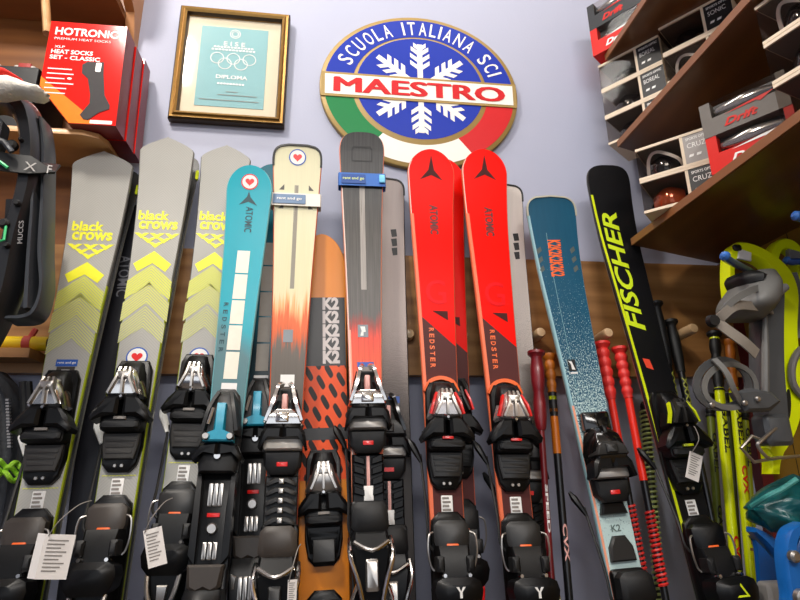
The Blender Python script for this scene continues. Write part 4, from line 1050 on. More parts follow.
# dark box with green print, further left on the shelf
bx = thing('boot_box', (-.755, -.085, ZS+.001), 'black box with green and white printed label on the left cabinet shelf', 'box')
b = MB(); b.slab(rrect(-.10, -.07, .10, .07, .004), 0, .155, .003, lambda x, y, w: V((x, y, w))); b.build('carton', M_cablack, bx)
b = MB(); Fd = lambda x, y, q=.0015: V((x, -.07-q, y))
b.prism([(.010, .118), (.068, .120), (.06, .092), (.012, .094)], Fd, -.001, .0012); b.build('green_label', P('green_print', '#7cc832', .4), bx, smooth=False)
b = MB(); b.prism([(-.06, .135), (.006, .137), (.004, .09), (-.06, .09)], Fd, -.001, .0010); b.build('white_label', M_white, bx, smooth=False)
b = MB(); b.prism(ell(.038, .100, .018, .014, 16), Fd, .0012, .006); b.build('round_knob', M_cablack, bx)
for i, (xx, ww_, cc) in enumerate(((-.79, .10, '#d6d0c8'), (-.70, .06, '#cfc9c2'))):
    q = tag(MB().build('dummy', M_white), '') if False else None
    r = thing('paper_packet', (xx, -.085, ZS+.157), ['wide pale packet with red stripe lying on the black boot box', 'narrow pale packet lying on the right end of the black boot box'][i], 'packet')
    b = MB(); b.slab(rrect(-ww_/2*.8, -.05, ww_/2*.8, .05, .008), 0, .022, .006, lambda x, y, w: V((x, y, w))); o = b.build('sleeve', P('pale_packet_%d' % i, cc, .6), r)
    b = MB(); b.slab(rrect(-ww_*.2, -.0515, ww_*.25, .0, .002), .006, .0225, .001, lambda x, y, w: V((x, y, w))); b.build('red_stripe', P('dull_red_print', '#a63028', .5), r)

# black snowshoe hanging at far left with straps
YS = -.34
sn = thing('snowshoe', at(20, 330, y=YS), 'black plastic snowshoe with wide strap hanging at the left edge', 'snowshoe')
G = loc(sn); q = lambda px, py, dy=0: G(at(px, py, y=YS+dy))
M_sn = P('satin_black_deck', '#1b1c1f', .35, coat=.2, var=.15); M_sn2 = P('charcoal_deck', '#33363b', .4, coat=.2, var=.12)
def ribbon(mb, L, R, y0, y1, n=6):
    """deck strip with real thickness between two traced edges"""
    L = smooth_path([q(*p) for p in L], n); R = smooth_path([q(*p) for p in R], n)
    k = len(L); dv0 = V((0, y0, 0)); dv1 = V((0, y1, 0)); mid = V((0, (y0*.25+y1*.75), 0))
    mb.loft([[L[i]+dv1, L[i]+mid*1.0+(R[i]-L[i])*-.0, L[i]+dv0*.6+(R[i]-L[i])*.12, L[i]+dv0+(R[i]-L[i])*.3, L[i]+dv0+(R[i]-L[i])*.7, R[i]+dv0*.6+(L[i]-R[i])*.12, R[i]+mid, R[i]+dv1] for i in range(k)])
b = MB(); ribbon(b, [(-40, 122), (0, 112), (16, 122), (21, 150), (18, 190), (4, 240), (-14, 300), (-30, 350)], [(-40, 103), (0, 102), (33, 104), (45, 140), (43, 190), (30, 240), (19, 300), (-6, 352)], -.03, .01)
b.build('deck', M_sn, sn)
b = MB(); ribbon(b, [(40, 120), (42.5, 150), (42, 190), (38, 250), (40, 290), (30, 312), (8, 316)], [(45, 120), (48.5, 150), (48, 200), (47, 250), (47, 290), (36, 318), (8, 322)], -.012, .03)
b.build('rim', M_sn2, sn)
b = MB(); ribbon(b, [(34, 180), (34, 210), (31, 240), (28, 280), (26, 312)], [(41, 182), (40, 215), (38, 250), (37, 280), (36, 310)], -.02, .02); 
b.build('side_rail', M_sn2, sn)
b = MB(); b.strap([q(-20, 158, -.036), q(10, 163, -.038), q(30, 165, -.036), q(47, 168, -.022), q(51, 169, .01)], .034, .004, (0, -1, 0)); st = b.build('strap', M_blackm, sn)
b = MB(); Fs = frame2(q(31, 166, -.040), V((1, .12, -.06)).normalized(), V((0, 0, 1)))
for c_, x_, w_ in (('X', -.001, .019), ('F', .029, .007)):
    b = MB(); put_text(b, c_, Fs, x_, -.001, w_, .016, bold=0); b.build('lettering', M_silver, st, smooth=False)
b = MB(); Fs = frame2(q(20.5, 232, -.033), V((.97, 0, .2)), V((-.2, 0, .97)))
put_text(b, 'MUCCS', Fs, 0, 0, .042, .008, 84); b.build('print', M_silver, sn, smooth=False)
b = MB(); M_gs = P('spring_green_cord', '#37c878', .4)
b.tube([q(-3, 160, -.044), q(3, 164, -.046), q(8, 168, -.044)], .003, 6); b.build('green_cord', M_gs, sn); b = MB(); b.tube([q(6, 226, -.034), q(4, 240, -.036), q(0, 241, -.036)], .0022, 6); b.build('green_cord', M_gs, sn)
b = MB()
for (x, y, rr) in ((13, 147, .010), (23, 142, .004), (6, 225, .009), (19.5, 205, .006), (9, 247, .005)):
    b = MB(); b.lathe([(rr, 0), (rr, .008), (rr*.6, .012)], q(x, y, -.026), (0, -1, 0), 12); b.build('rivet', M_blackm, sn)
b = MB(); b.slab(rrect(-.05, -.03, .012, .03, .01), 0, .03, .006, lambda x, y, w: q(7, 147)+V((x, -.022-w, y))); b.tube([q(-6, 138, -.05), q(4, 142, -.056), q(12, 152, -.05)], .005, 8); b.build('binding', M_sn2, sn)
# hook carrying the shoe
b = MB(); b.tube([q(8, 112, .10), q(8, 110, .04), q(8, 110, .005)], .005, 8); b.build('hanging_loop', M_sn2, sn)

# second snowshoe behind, only its rounded lower end shows
sn2 = thing('snowshoe', at(20, 330, y=-.20), 'charcoal snowshoe tail behind the black one, rounded lower end showing', 'snowshoe')
YS = -.20; G = loc(sn2)
b = MB(); ribbon(b, [(-26, 296), (-8, 299), (10, 300), (24, 296), (31, 285), (34, 250), (34, 200)], [(-26, 322), (-6, 322), (14, 320), (34, 312), (44, 298), (47, 250), (46.5, 200)], -.02, .02)
b.build('deck', M_sn2, sn2)
b = MB(); b.strap([q(12, 300, -.004), q(14, 250, -.004), q(17, 200, -.004)], .035, .012, (0, -1, 0)); b.build('spine', M_sn, sn2)

# red and white fabric draped over it
YS = -.405
hat = MB(); rows = []
cols = [(-24, 82, 100), (-12, 80, 99), (0, 79, 100), (9, 78.5, 98), (18, 82, 96), (26, 86, 96.5), (34, 89, 99), (41, 90, 99), (46, 93, 98)]
G2 = at(20, 95, y=YS)
for i, (x, y0, y1) in enumerate(cols):
    a = at(x, y0, y=YS); c = at(x, y1, y=YS); ring = []
    for k in range(12):
        t = 2*pi*k/12; wob = .9+.1*sin(5*t+i)
        m = (a+c)/2; hh = (a-c).length/2
        ring.append(m+V((.004*sin(3*t+i), -.026*cos(t)*wob*(.55 if i in (0, 8) else 1), hh*sin(t)))-G2)
    rows.append(ring)
hat.loft(rows)
ho = thing('festive_hat', G2, 'red and white soft fabric hat draped over the top of the black snowshoe', 'hat')
tq = NT('white_fleece'); nn_ = tq.noise(tq.coord('Object'), 160, 4); hat.build('white_brim', tq.fin(tq.mix(nn_, lin('#e2dccf'), lin('#f2ede2')), .9, bump=nn_, bs=.6), ho, sharp=80)
hat = MB(); rows = []
for i, (x, y0, y1) in enumerate([(-24, 68, 86), (-10, 68, 84), (0, 70, 82), (10, 74, 82), (20, 80.5, 86), (27, 85.5, 88)]):
    a = at(x, y0, y=YS+.01); c = at(x, y1, y=YS+.01); m = (a+c)/2; hh = (a-c).length/2
    rows.append([m+V((0, -.024*cos(2*pi*k/12), hh*sin(2*pi*k/12)))-G2 for k in range(12)])
hat.loft(rows); hat.build('red_crown', P('red_felt', '#d8241c', .85), ho, sharp=80)

# yellow tube with red tape lying on the plank ledge
ly = -.062
A_ = at(49, 344, y=ly); B_ = A_+V((-.42, 0, .001))
yt = thing('yellow_pole', A_, 'yellow pole with red tape lying along the pine plank at far left', 'pole')
G = loc(yt); b = MB(); b.tube([G(B_), G(A_)], .0155, 14); b.build('shaft', P('yellow_paint', '#dcb70c', .3, coat=.4), yt)
b = MB(); b.tube([G(A_)+V((-.001, 0, 0)), G(A_)+V((.006, 0, 0))], .013, 14); b.build('end_cap', P('dark_brown_plug', '#4a2a1a', .6), yt)
c_ = at(29, 342, y=ly); c_ = V((c_.x, A_.y, A_.z))
b = MB(); b.tube([G(c_)+V((-.008, 0, -.0)), G(c_)+V((.008, 0, .0))], .0168, 14); b.tube([G(c_)+V((-.002, .004, .01)), G(c_)+V((.004, .01, .034))], .006, 6); b.build('tape', P('dull_red_tape', '#a83a30', .6), yt)
lg = MB(); lg.box((-1.25, -.10, A_.z-.036), (-.60, -.032, A_.z-.0165)); tag(lg.build('ledge', M_board, smooth=False), 'short wooden ledge under the yellow pole at far left', 'ledge')

# black zipped bag with lime cord at lower left
bg = thing('gear_bag', at(-6, 580, y=-.07), 'black ribbed zipped bag standing at the lower left edge', 'bag')
G = loc(bg); b = MB(); YB = -.068
secs = [(372, -30, 4), (384, -34, 15), (400, -38, 24), (425, -40, 30), (452, -42, 32), (470, -44, 30), (500, -48, 26), (560, -56, 18), (640, -66, 6), (760, -80, -10)]
rings = []
for i, (yy, xl, xr) in enumerate(secs):
    a = at(xl, yy, y=YB); c = at(xr, yy, y=YB); m = (a+c)/2; h = (c-a).length/2
    rings.append([m+V((h*cos(t)*(1+.03*sin(9*t)), .046*sin(t)*(1+.12*sin(14*t)), 0)) for t in [2*pi*k/40 for k in range(40)]])
b.loft([[G(p) for p in r] for r in rings]); b.build('body', P('black_nylon', '#26282d', .55, var=.3, ns=140, bs=.3), bg, sharp=60)
b = MB()
for i in range(16):
    p = G(at(8+.35*i*.4, 400+3.1*i, y=YB-.053)); b.box((-.003, -.004, -.0018), (.003, .004, .0018), T=lambda x, y, z, p=p: p+V((x, y, z)))
b.build('zip_teeth', M_silver, bg)
for j in range(2):
    b = MB(); b.tube(smooth_path([G(at(20+j*5-.08*(yy-400), yy, y=YB-.044)) + V((.012*sin((yy-372)/40), 0, 0)) for yy in range(382, 560, 22)], 4), .008, 8, scales=None); b.build('seam_piping', M_blackm, bg)
cd_ = thing('cord', at(5, 468, y=-.14), 'lime green cord knotted round the black bag at the lower left', 'cord')
G = loc(cd_); b = MB()
for k in range(3):
    pts = []
    for i in range(26):
        t = i/25; x = -14+35*t; yy = 463+5*k+3.2*sin(13*t+2.1*k)+(8*t*t if k == 2 else 4*t*t)
        pts.append(G(at(x, yy, y=-.140-.006*cos(17*t+k)+.012*t*t)))
    b.tube(pts, .0048, 7)
b.tube(smooth_path([G(at(22, 466, y=-.135)), G(at(21, 474, y=-.137)), G(at(18, 480, y=-.138))], 4), .004, 7)
b.build('rope', P('lime_cord', '#8fc22e', .6, var=.2, ns=200, bs=.4), cd_)

# ------------------------------------------------------------------ right shelves and their goods
XS = .737
SH = []
for nm, z, lab in (('low', 1.49, 'lowest dark wood shelf on the right wall, above the yellow snowshoes'), ('mid', 1.762, 'middle dark wood shelf on the right wall, two box stacks on it'), ('high', 2.03, 'topmost dark wood shelf on the right wall with red boxes at its end')):
    r = thing('wall_shelf', (1.06, -.6, z), lab, 'shelf'); G = loc(r)
    b = MB(); b.slab([(XS, -.115), (1.06, -.004), (1.06, -.67), (XS, -.67)], z, z+.020, .001, lambda x, y, w: G((x, y, w))); b.build('board', M_shelf, r)
    b = MB(); b.box((XS-.004, -.67, z+.001), (XS, -.112, z+.019), T=lambda x, y, zz: G((x, y, zz))); b.build('edge_strip', M_edge, r, smooth=False)

M_lab = P('black_card', '#1a1817', .5); M_labg = P('grey_card', '#9a9490', .5); M_ing = P('dark_card_inside', '#5a4e45', .7)
M_wstrap = P('white_goggle_strap', '#e6e2dc', .5); M_lens_d = P('dark_lens', '#171316', .12, coat=.8); M_lens_o = P('amber_lens', '#c0562a', .15, .4, coat=.8)
def goggle_box(o, ang, label, group, word, grey=False, strap=False, lens=None, w=.163, h=.0885, dep=.12, full=True):
    """open-front box: beige rim, divider, printed label, a goggle behind a clear window"""
    r = thing('goggle_box', o, label, 'box', group); r.rotation_euler = (0, 0, Rd(ang))
    # local: x along the front, y inward, z up
    e = .0062; b = MB()
    b.box((0, 0, 0), (w, dep, e)); b.box((0, 0, h-e), (w, dep, h)); b.box((w-e*.6, e*.5, e), (w, dep, h-e)); b.box((0, dep-.003, e), (w, dep, h-e))
    xd = w*.60; b.box((xd, .001, e), (xd+e, dep-.003, h-e))
    b.build('carton', [M_beige], r, smooth=False)
    b = MB(); b.box((e*.5, dep-.006, e*1.02), (xd, dep-.0032, h-e*1.02)); b.box((.002, .004, e*1.01), (xd, dep-.006, e*1.2)); b.box((.002, .004, h-e*1.2), (xd, dep-.006, h-e*1.01)); b.build('lining', M_ing, r, smooth=False)
    b = MB(); b.box((xd+e, .0015, e), (w-.0005, .006, h-e)); lb = b.build('label_card', M_labg if grey else M_lab, r, smooth=False)
    lw = w-xd-e; cx = xd+e+lw*.45; T_ = lambda x, y: V((x, .0008, y))
    b = MB(); put_text(b, word, T_, cx, h*.60, lw*.66, .012, bold=.0)
    put_text(b, 'SPORTS OPTIC', T_, cx+.003, h*.80, lw*.80, .0065, bold=.02)
    for i in range(2): b.add([T_(cx-.018+.015*i+x, h*.26+y) for x, y in ((0, 0), (.009, 0), (.011, .006), (.002, .006))], [(0, 1, 2, 3)])
    b.build('lettering', M_white, lb, smooth=False)
    b = MB(); b.box((.0005, .0005, e), (xd, .0013, h-e)); b.box((.0003, .001, e), (.001, dep-.004, h-e)); b.build('window', M_clear, r, smooth=False)
    if full:
        b = MB(); rings = []
        for i in range(9):
            t = i/8; x = .012+(xd-.026)*t; dy = .030-.020*sin(pi*t); hh = .028*(.75+.25*sin(pi*t))
            rings.append([V((x, .03+dy-.008*cos(a), h*.47+hh*sin(a)*(1 if sin(a) > 0 else (.9-.35*math.exp(-((t-.5)/.12)**2))))) for a in [2*pi*k/12 for k in range(12)]])
        b.loft(rings); gg = b.build('goggle_lens', lens or M_lens_d, r)
        b = MB()
        pts = smooth_path([V((.010, .055, h*.30)), V((.02, .03, h*.75)), V((xd*.45, .022, h*.86)), V((xd*.85, .03, h*.55)), V((xd*.95, .05, h*.3))], 5) if strap else smooth_path([V((.010, .06, h*.25)), V((.014, .085, h*.7)), V((xd*.9, .09, h*.7))], 4)
        b.strap(pts, .010 if not strap else .007, .002, (0, -1, 0)); b.build('goggle_strap', M_wstrap if strap else M_lens_d, gg)
    return r
angA = -math.degrees(math.atan2(.13, .099))
zz = [1.7825, 1.8715, 1.9605-.0005]; sides = ['lowest', 'middle', 'topmost']
hB = .082
for i in range(3):
    goggle_box((.722, -.090, 1.7825+i*(hB+.0004)), angA, '%s goggle box of the far stack on the middle right shelf' % sides[i], 'goggle boxes in the far stack', 'BOREAL', h=hB)
for i in range(3):
    goggle_box((.810, -.240, 1.7825+i*(hB+.0004)), angA, '%s goggle box of the near stack on the middle right shelf' % sides[i], 'goggle boxes in the near stack', 'BOREAL' if i < 2 else 'SONIC', h=hB, strap=(i == 1))
angC = -45
goggle_box((.693, -.247, 1.5105), angC, 'lower goggle box with amber goggle and black card on the lowest shelf end', 'goggle boxes at the low shelf end', 'CRUZ', lens=M_lens_o, h=.080, w=.155)
goggle_box((.693, -.247, 1.5910), angC, 'upper goggle box with white strap and grey card on the lowest shelf end', 'goggle boxes at the low shelf end', 'CRUZ', grey=True, strap=True, h=.080, w=.155)
for i in range(3):
    goggle_box((.745, -.588, 1.5105+i*.082), -72, '%s beige-edged goggle box of the stack at the right edge, lowest shelf' % sides[i], 'goggle boxes at the right edge', 'CRUZ', strap=(i == 2), h=.081, w=.14)

M_rb = P('red_carton', '#d21c12', .4, spec=.2); M_kb = P('black_carton', '#202226', .45, spec=.3); M_gb = P('grey_carton', '#6a645e', .45, spec=.3)
M_dome = P('silver_lens_shell', '#c9ccd0', .12, .85)
M_insert = P('dark_insert', '#3c3f44', .5)
def logo_box(o, ang, label, group, body, logo, w, h, dep, dome=True, sh=0):
    """carton with a cut-out window, clear lid and slanted maker mark"""
    r = thing('helmet_box', o, label, 'box', group); r.rotation_euler = (0, 0, Rd(ang))
    b = MB(); b.slab([(0, 0), (w, 0), (w, dep), (0, dep)], 0, h*.52, .001, lambda x, y, z: V((x, y, z)))
    b.box((0, dep*.35, h*.5), (w, dep, h)); b.box((0, 0, h*.5), (w*.13, dep*.36, h)); b.box((w*.9, 0, h*.5), (w, dep*.36, h))
    bo = b.build('carton', body, r, smooth=False)
    b = MB(); b.box((w*.131, dep*.20, h*.521), (w*.899, dep*.349, h*.98)); b.build('insert', M_insert, r, smooth=False)
    T_ = lambda x, y: V((x, -.0012, y)); b = MB()
    put_text(b, 'Drift', T_, w*.46, h*.24, w*.40, h*.22, 0, bold=.035, shear=.35)
    b.add([T_(w*.28, h*.47), T_(w*.62, h*.56), T_(w*.86, h*.60), T_(w*.70, h*.44), T_(w*.66, h*.50)], [(0, 1, 4), (1, 2, 3, 4)])
    b.build('lettering', logo, bo, smooth=False)
    if dome:
        b = MB(); rg = []
        for i in range(9):
            t = i/8; x = w*.15+w*.72*t; hh = h*.20*(.4+.6*sin(pi*t)); rg.append([V((x, dep*.13-dep*.10*cos(a)*(.4+.6*sin(pi*t)), h*.745+hh*sin(a))) for a in [2*pi*k/12 for k in range(12)]])
        b.loft(rg); b.build('visor', M_dome, r)
    b = MB(); b.box((w*.131, .0004, h*.522), (w*.899, .0012, h*.99)); b.build('window', M_clear, r, smooth=False)
    return r
logo_box((.732, -.424, 1.5105), -56, 'red box with white slanted mark, under the grey box on the lowest shelf', 'visor boxes on the lowest shelf', M_rb, M_white, .150, .078, .10)
logo_box((.731, -.424, 1.5890), -56, 'grey box with red slanted mark and shiny lid, on top of the red box', 'visor boxes on the lowest shelf', M_gb, M_rb, .150, .074, .10)
logo_box((.706, -.100, 2.0505), angA, 'red box with white slanted mark at the end of the topmost shelf', 'visor boxes on the topmost shelf', M_rb, M_white, .150, .083, .10, False)
logo_box((.706, -.100, 2.1338), angA, 'black box with red slanted mark stacked on the red one, topmost shelf', 'visor boxes on the topmost shelf', M_kb, M_rb, .150, .083, .10)
logo_box((.800, -.225, 2.0505), angA, 'lower black box with red mark beside the red box, topmost shelf', 'visor boxes on the topmost shelf', M_kb, M_rb, .150, .083, .10, False)
logo_box((.800, -.225, 2.1338), angA, 'upper black box with red mark, second stack on the topmost shelf', 'visor boxes on the topmost shelf', M_kb, M_rb, .150, .083, .10)

# ------------------------------------------------------------------ poles
def pole(a, b_, label, grip, shaft, r=.0075, grip_len=.13, gr=.0125, ribs=4, bands=(), text=None, tcol=None, spiral=None, strapm=None, name='ski_pole', knob=True, group=None, cat='pole', lower=None, basket=False):
    """a = top point, b_ = a lower point on its line; runs on to the floor"""
    a = V(a); d = (V(b_)-a).normalized(); L = (a.z-.012)/-d.z
    rt = thing(name, a+d*L, label, cat, group); O = rt.location.copy(); a0 = a-O
    side = d.cross(V((0, 1, 0))).normalized()*-1; fr = side.cross(d); fr = fr if fr.y < 0 else -fr
    if side.x < 0: side = -side
    prof = [(r*1.1, 0)]
    b = MB(); pr = []
    if knob: pr += [(gr*.9, 0), (gr*1.35, .002), (gr*1.35, .008), (gr*.95, .014)]
    else: pr += [(gr*.6, 0), (gr*.95, .006), (gr, .012)]
    for i in range(ribs):
        z0 = .016+(grip_len-.016)*i/ribs; z1 = .016+(grip_len-.016)*(i+1)/ribs; k = 1-.16*i/ribs
        pr += [(gr*.84*k, z0+.001), (gr*1.05*k, z0+(z1-z0)*.35), (gr*1.03*k, z0+(z1-z0)*.7), (gr*.84*k, z1-.001)]
    pr += [(r*1.25, grip_len+.006)]
    b.lathe(pr, a0, d, 14); g = b.build('grip', grip, rt)
    b = MB(); b.lathe([(r, grip_len), (r, grip_len+.02), (r*.8, L-.06), (r*.55, L-.02), (.002, L)], a0, d, 12); s = b.build('shaft', shaft, rt)
    for (t0, t1, m) in bands:
        b = MB(); b.lathe([(r*1.06, t0), (r*1.06, t1)], a0, d, 12); b.build('band', m, s)
    if spiral:
        m, t0, t1, pitch, tr = spiral; b = MB(); n = int((t1-t0)/pitch*10)
        b.tube([a0+d*(t0+(t1-t0)*i/n)+(side*cos(2*pi*i/10)+fr*sin(2*pi*i/10))*r*1.05 for i in range(n+1)], tr, 5); b.build('spiral', m, s)
    for (tx, t0, ln, hgt, m) in (text or ()):
        b = MB()
        def Fc(x, y):
            an = y/(r*1.08); return a0+d*(t0+x)+(side*sin(an)+fr*cos(an))*r*1.10
        put_text(b, tx, Fc, 0, 0, ln, hgt, 0, bold=.03); b.build('lettering', m, s, smooth=False)
    if strapm:
        b = MB(); p = a0+d*.012
        b.strap(smooth_path([p+fr*.01, p+fr*.03+side*.012+d*.05, p+fr*.032+side*.018+d*.11, p+fr*.02+side*.004+d*.14, p+fr*.018-side*.012+d*.09, p+fr*.012-side*.004+d*.02], 5), .014, .0015, fr); b.build('wrist_strap', strapm, rt)
    if basket:
        b = MB(); b.lathe([(r, L-.075), (.03, L-.062), (.032, L-.058), (r*.9, L-.056)], a0, d, 14); b.build('basket', M_black, rt)
    return rt
pl_y = -.095
M_wine = P('wine_red_grip', '#74101a', .35, coat=.3); M_rg = P('red_rubber_grip', '#dc302a', .45); M_rs = P('red_shaft', '#ea2c1a', .25, coat=.5)
M_bs = P('black_shaft', '#151517', .3, coat=.3); M_og = P('orange_grip', '#a85c0e', .45)
M_ys = P('neon_yellow_shaft', '#ecf800', .3, coat=.2, var=.04); M_ok = P('olive_pattern', '#8a9a2c', .4)
OP = onplane
pole(OP(536, 351, -.093), OP(550, 560, -.093), 'pole with wine-red grip standing left of the blue speckled ski', M_wine, P('dark_red_shaft', '#6e1018', .3, coat=.4), .0068, .17, .0145, 2, text=[('SPEED', .33, .09, .0055, M_white)])
pole(OP(549, 354, -.052), OP(566, 560, -.052), 'pole with amber grip and orange upper shaft behind the wine-red grip', M_og, M_bs, .0085, .085, .012, 3, bands=[(.088, .14, M_cablack), (.145, .225, P('orange_shaft', '#cc6c0e', .35, coat=.3)), (.100, .108, M_lime), (.128, .135, M_og)], text=[('CVX', .40, .07, .010, M_pink)])
pole(OP(601, 342, -.060), OP(633, 520, -.060), 'red pole with ribbed red grip, left of two right of the blue ski', M_rg, M_bs, .0078, .13, .0146, 5, bands=[(.135, .305, M_rs)], spiral=(M_rg, .36, .50, .009, .003))
pole(OP(619, 347, -.060), OP(651, 520, -.060), 'red pole with ribbed red grip, the one touching the black lime-edged ski', M_rg, M_bs, .0082, .115, .0138, 5, bands=[(.12, .30, M_rs)], spiral=(M_rg, .36, .50, .009, .003))
pole(OP(589, 384, -.012), OP(604, 520, -.012), 'thin dark pole with dull red shaft just right of the blue speckled ski', M_blackm, P('dark_maroon_shaft', '#3a0d10', .35), .006, .05, .009, 1, bands=[(.06, .4, P('dull_red_shaft', '#8a1a18', .35))])
pole(OP(644, 402, -.016), OP(657, 560, -.016), 'pole with pale green spiral shaft behind the black lime-edged ski', M_blackm, P('olive_black_shaft', '#2a2e14', .4), .0100, .02, .0095, 1, spiral=(P('pale_lime_spiral', '#c0cc7a', .4), .02, .80, .0105, .0028), knob=False)
pole(OP(655, 302, -.056), OP(681, 430, -.056), 'left one of two black-gripped poles with lime patterned shafts', M_blackm, M_bs, .0085, .155, .0130, 1, text=[('XXXXX', .22, .09, .012, P('olive_lime_print', '#a3a640', .4))])
pole(OP(670, 320, -.056), OP(695, 440, -.056), 'black-gripped pole with lime patterned shaft, touching the pale wooden peg', M_blackm, M_bs, .0085, .125, .0125, 1, text=[('XXXXX', .19, .09, .012, P('olive_lime_print', '#a3a640', .4))])
pole(OP(714, 332, -.079), OP(733, 540, -.079), 'neon yellow pole with black lettering, left of the pair behind grey snowshoe straps', M_blackm, M_ys, .0105, .14, .0125, 3, bands=[(.015, .03, M_lime)], text=[('GABEL', .235, .105, .013, M_cablack), ('CVX', .485, .06, .012, M_red)])
pole(OP(729, 340, -.079), OP(748, 540, -.079), 'neon yellow pole with red and black lettering, right of the pair behind grey snowshoe straps', M_og, M_ys, .0105, .12, .0115, 3, text=[('GABEL', .20, .10, .013, M_cablack), ('CVX', .325, .06, .012, M_red), ('X-1', .44, .05, .010, M_gold)])
pole(OP(709, 394, -.014), OP(718, 520, -.014), 'olive and black pole standing left behind the neon yellow poles', M_blackm, P('olive_shaft', '#6d7a1a', .4), .009, .05, .011, 2, text=[('GABEL', .14, .09, .011, M_cablack), ('GABEL', .30, .09, .011, M_cablack)])
pole(OP(743, 398, -.014), OP(751, 520, -.014), 'green-yellow pole standing behind the right neon yellow pole', M_blackm, P('dull_lime_shaft', '#a8b41a', .4), .009, .05, .011, 2, text=[('GABEL', .12, .09, .011, M_cablack)])
pole(OP(726, 394, -.014), OP(735, 520, -.014), 'dark green pole standing behind, between the two neon yellow poles', M_blackm, P('dark_green_shaft', '#3c4614', .4), .009, .05, .011, 2)

# ------------------------------------------------------------------ yellow snowshoes on blue hooks, right wall
YS = -.30
def yshoe(dx, yv, label, mdeck, full=True):
    r = thing('snowshoe', at(780+dx, 470, y=yv), label, 'snowshoe', 'yellow snowshoes on the blue hooks')
    return r
ys = yshoe(0, YS, 'neon yellow snowshoe with grey straps hanging from the front blue hook', M_lime)
G = loc(ys); q = lambda px, py, dy=0: G(at(px, py, y=YS+dy))
def band_deck(mb, L, R, dy0, dy1, n=6):
    L = smooth_path([q(*p) for p in L], n); R = smooth_path([q(*p) for p in R], n); k = len(L)
    e0 = V((0, dy0, 0)); e1 = V((0, dy1, 0))
    mb.loft([[L[i]+e1, L[i]+e0*.5, L[i]*.86+R[i]*.14+e0, L[i]*.14+R[i]*.86+e0, R[i]+e0*.5, R[i]+e1] for i in range(k)])
M_neon = P('neon_yellow_deck', '#eaf800', .35, var=.03)
b = MB()
band_deck(b, [(737, 301), (732, 286), (731, 270), (734, 261), (742, 258), (752, 260), (763, 267), (771, 280), (774, 296), (773, 320), (772, 350), (772, 390), (774, 420), (768, 440), (764, 448)],
             [(727, 300), (725, 280), (726, 256), (732, 245), (745, 244), (762, 251), (778, 262), (790, 276), (796, 296), (795, 330), (797, 360), (800, 390), (797, 420), (786, 446), (772, 462)], -.014, .016)
band_deck(b, [(764, 444), (767, 462), (767, 474)], [(788, 440), (778, 460), (776, 474)], -.012, .014)
band_deck(b, [(800, 350), (796, 366), (797, 384), (804, 400)], [(808, 350), (808, 366), (808, 384), (808, 400)], -.014, .016)
b.build('deck', M_neon, ys)
b = MB(); 
for (x, y, rx, ry) in ((777.5, 322, 2.6, 12), (776, 343, 1.0, 9), (788, 404, 2.4, 15)):
    c = q(x, y, -.0145); cc = q(x+rx, y, -.0145)-c; dd = q(x, y-ry, -.0145)-c
    b.prism(ell(0, 0, 1, 1, 16), lambda u, v, w, c=c, cc=cc, dd=dd: c+cc*u+dd*v+V((0, -w, 0)), 0, .002)
b.lathe([(.004, 0), (.004, .003)], q(774.5, 366, -.014), (0, -1, 0), 10)
b.build('slot', M_cablack, ys)
b = MB(); b.tube(smooth_path([q(806, 347, -.02), q(798, 352, -.022), q(792, 366, -.024), q(793, 384, -.022), q(802, 396, -.02), q(807, 398, -.02)], 5), .007, 8); b.build('grey_rim', P('mid_grey_rubber', '#77726e', .5), ys)
b = MB(); b.slab([(-.016, -.008), (.014, -.013), (.018, .006), (-.008, .014)], 0, .004, .001, lambda x, y, w: q(743, 255.5, -.013)+V((x, -w, y))); lb = b.build('size_label', M_white, ys)
b = MB(); b.slab(rrect(-.012, .008, .006, .022, .005), 0, .005, .001, lambda x, y, w: q(739, 255, -.013)+V((x, -w, y))); b.build('clip', M_cablack, ys)
# grey binding: body, cuff, straps, heel
M_g1 = P('grey_rubber', '#6d6c69', .5, var=.08); M_g2 = P('dark_grey_rubber', '#484a4c', .45, coat=.15); M_g3 = P('taupe_webbing', '#8a8176', .6)
b = MB(); band_deck(b, [(745, 296), (744, 330), (744, 370), (746, 400), (750, 430)], [(772, 296), (771, 330), (771, 370), (773, 400), (775, 432)], -.045, -.014)
bd = b.build('binding_base', M_g2, ys)
b = MB(); b.tube([q(765, 316, -.05), q(765, 350, -.053), q(765, 395, -.05)], .007, 8, scales=[.6, 1, 1]); b.build('base_rib', M_g1, bd)
def cupshape(mb, rows, n=12, dep=.05):
    rg = []
    up_ = smooth_path([V((r_[0], r_[1], r_[2])) for r_ in rows], 4); dp_ = smooth_path([V((r_[3], 0, 0)) for r_ in rows], 4)
    for (xl, xr, y), dd in zip(up_, [d_.x for d_ in dp_]):
        a = q(xl, y, -.03); c = q(xr, y, -.03); m = (a+c)/2; h = (c-a)/2
        rg.append([m+h*cos(t)+V((0, -dd*max(0, sin(t))+.01*max(0, -sin(t)), 0)) for t in [2*pi*k/n for k in range(n)]])
    mb.loft(rg)
b = MB(); cupshape(b, [(738, 769, 276, .045), (728, 768, 290, .075), (718, 766, 304, .085), (716, 762, 314, .08), (724, 756, 322, .05)], 20); cf = b.build('toe_cuff', M_g1, ys, sharp=75)
b = MB(); cupshape(b, [(727, 745, 278, .05), (724, 752, 284, .07), (728, 748, 291, .07)], 12); b.build('cuff_opening', M_blackm, cf)
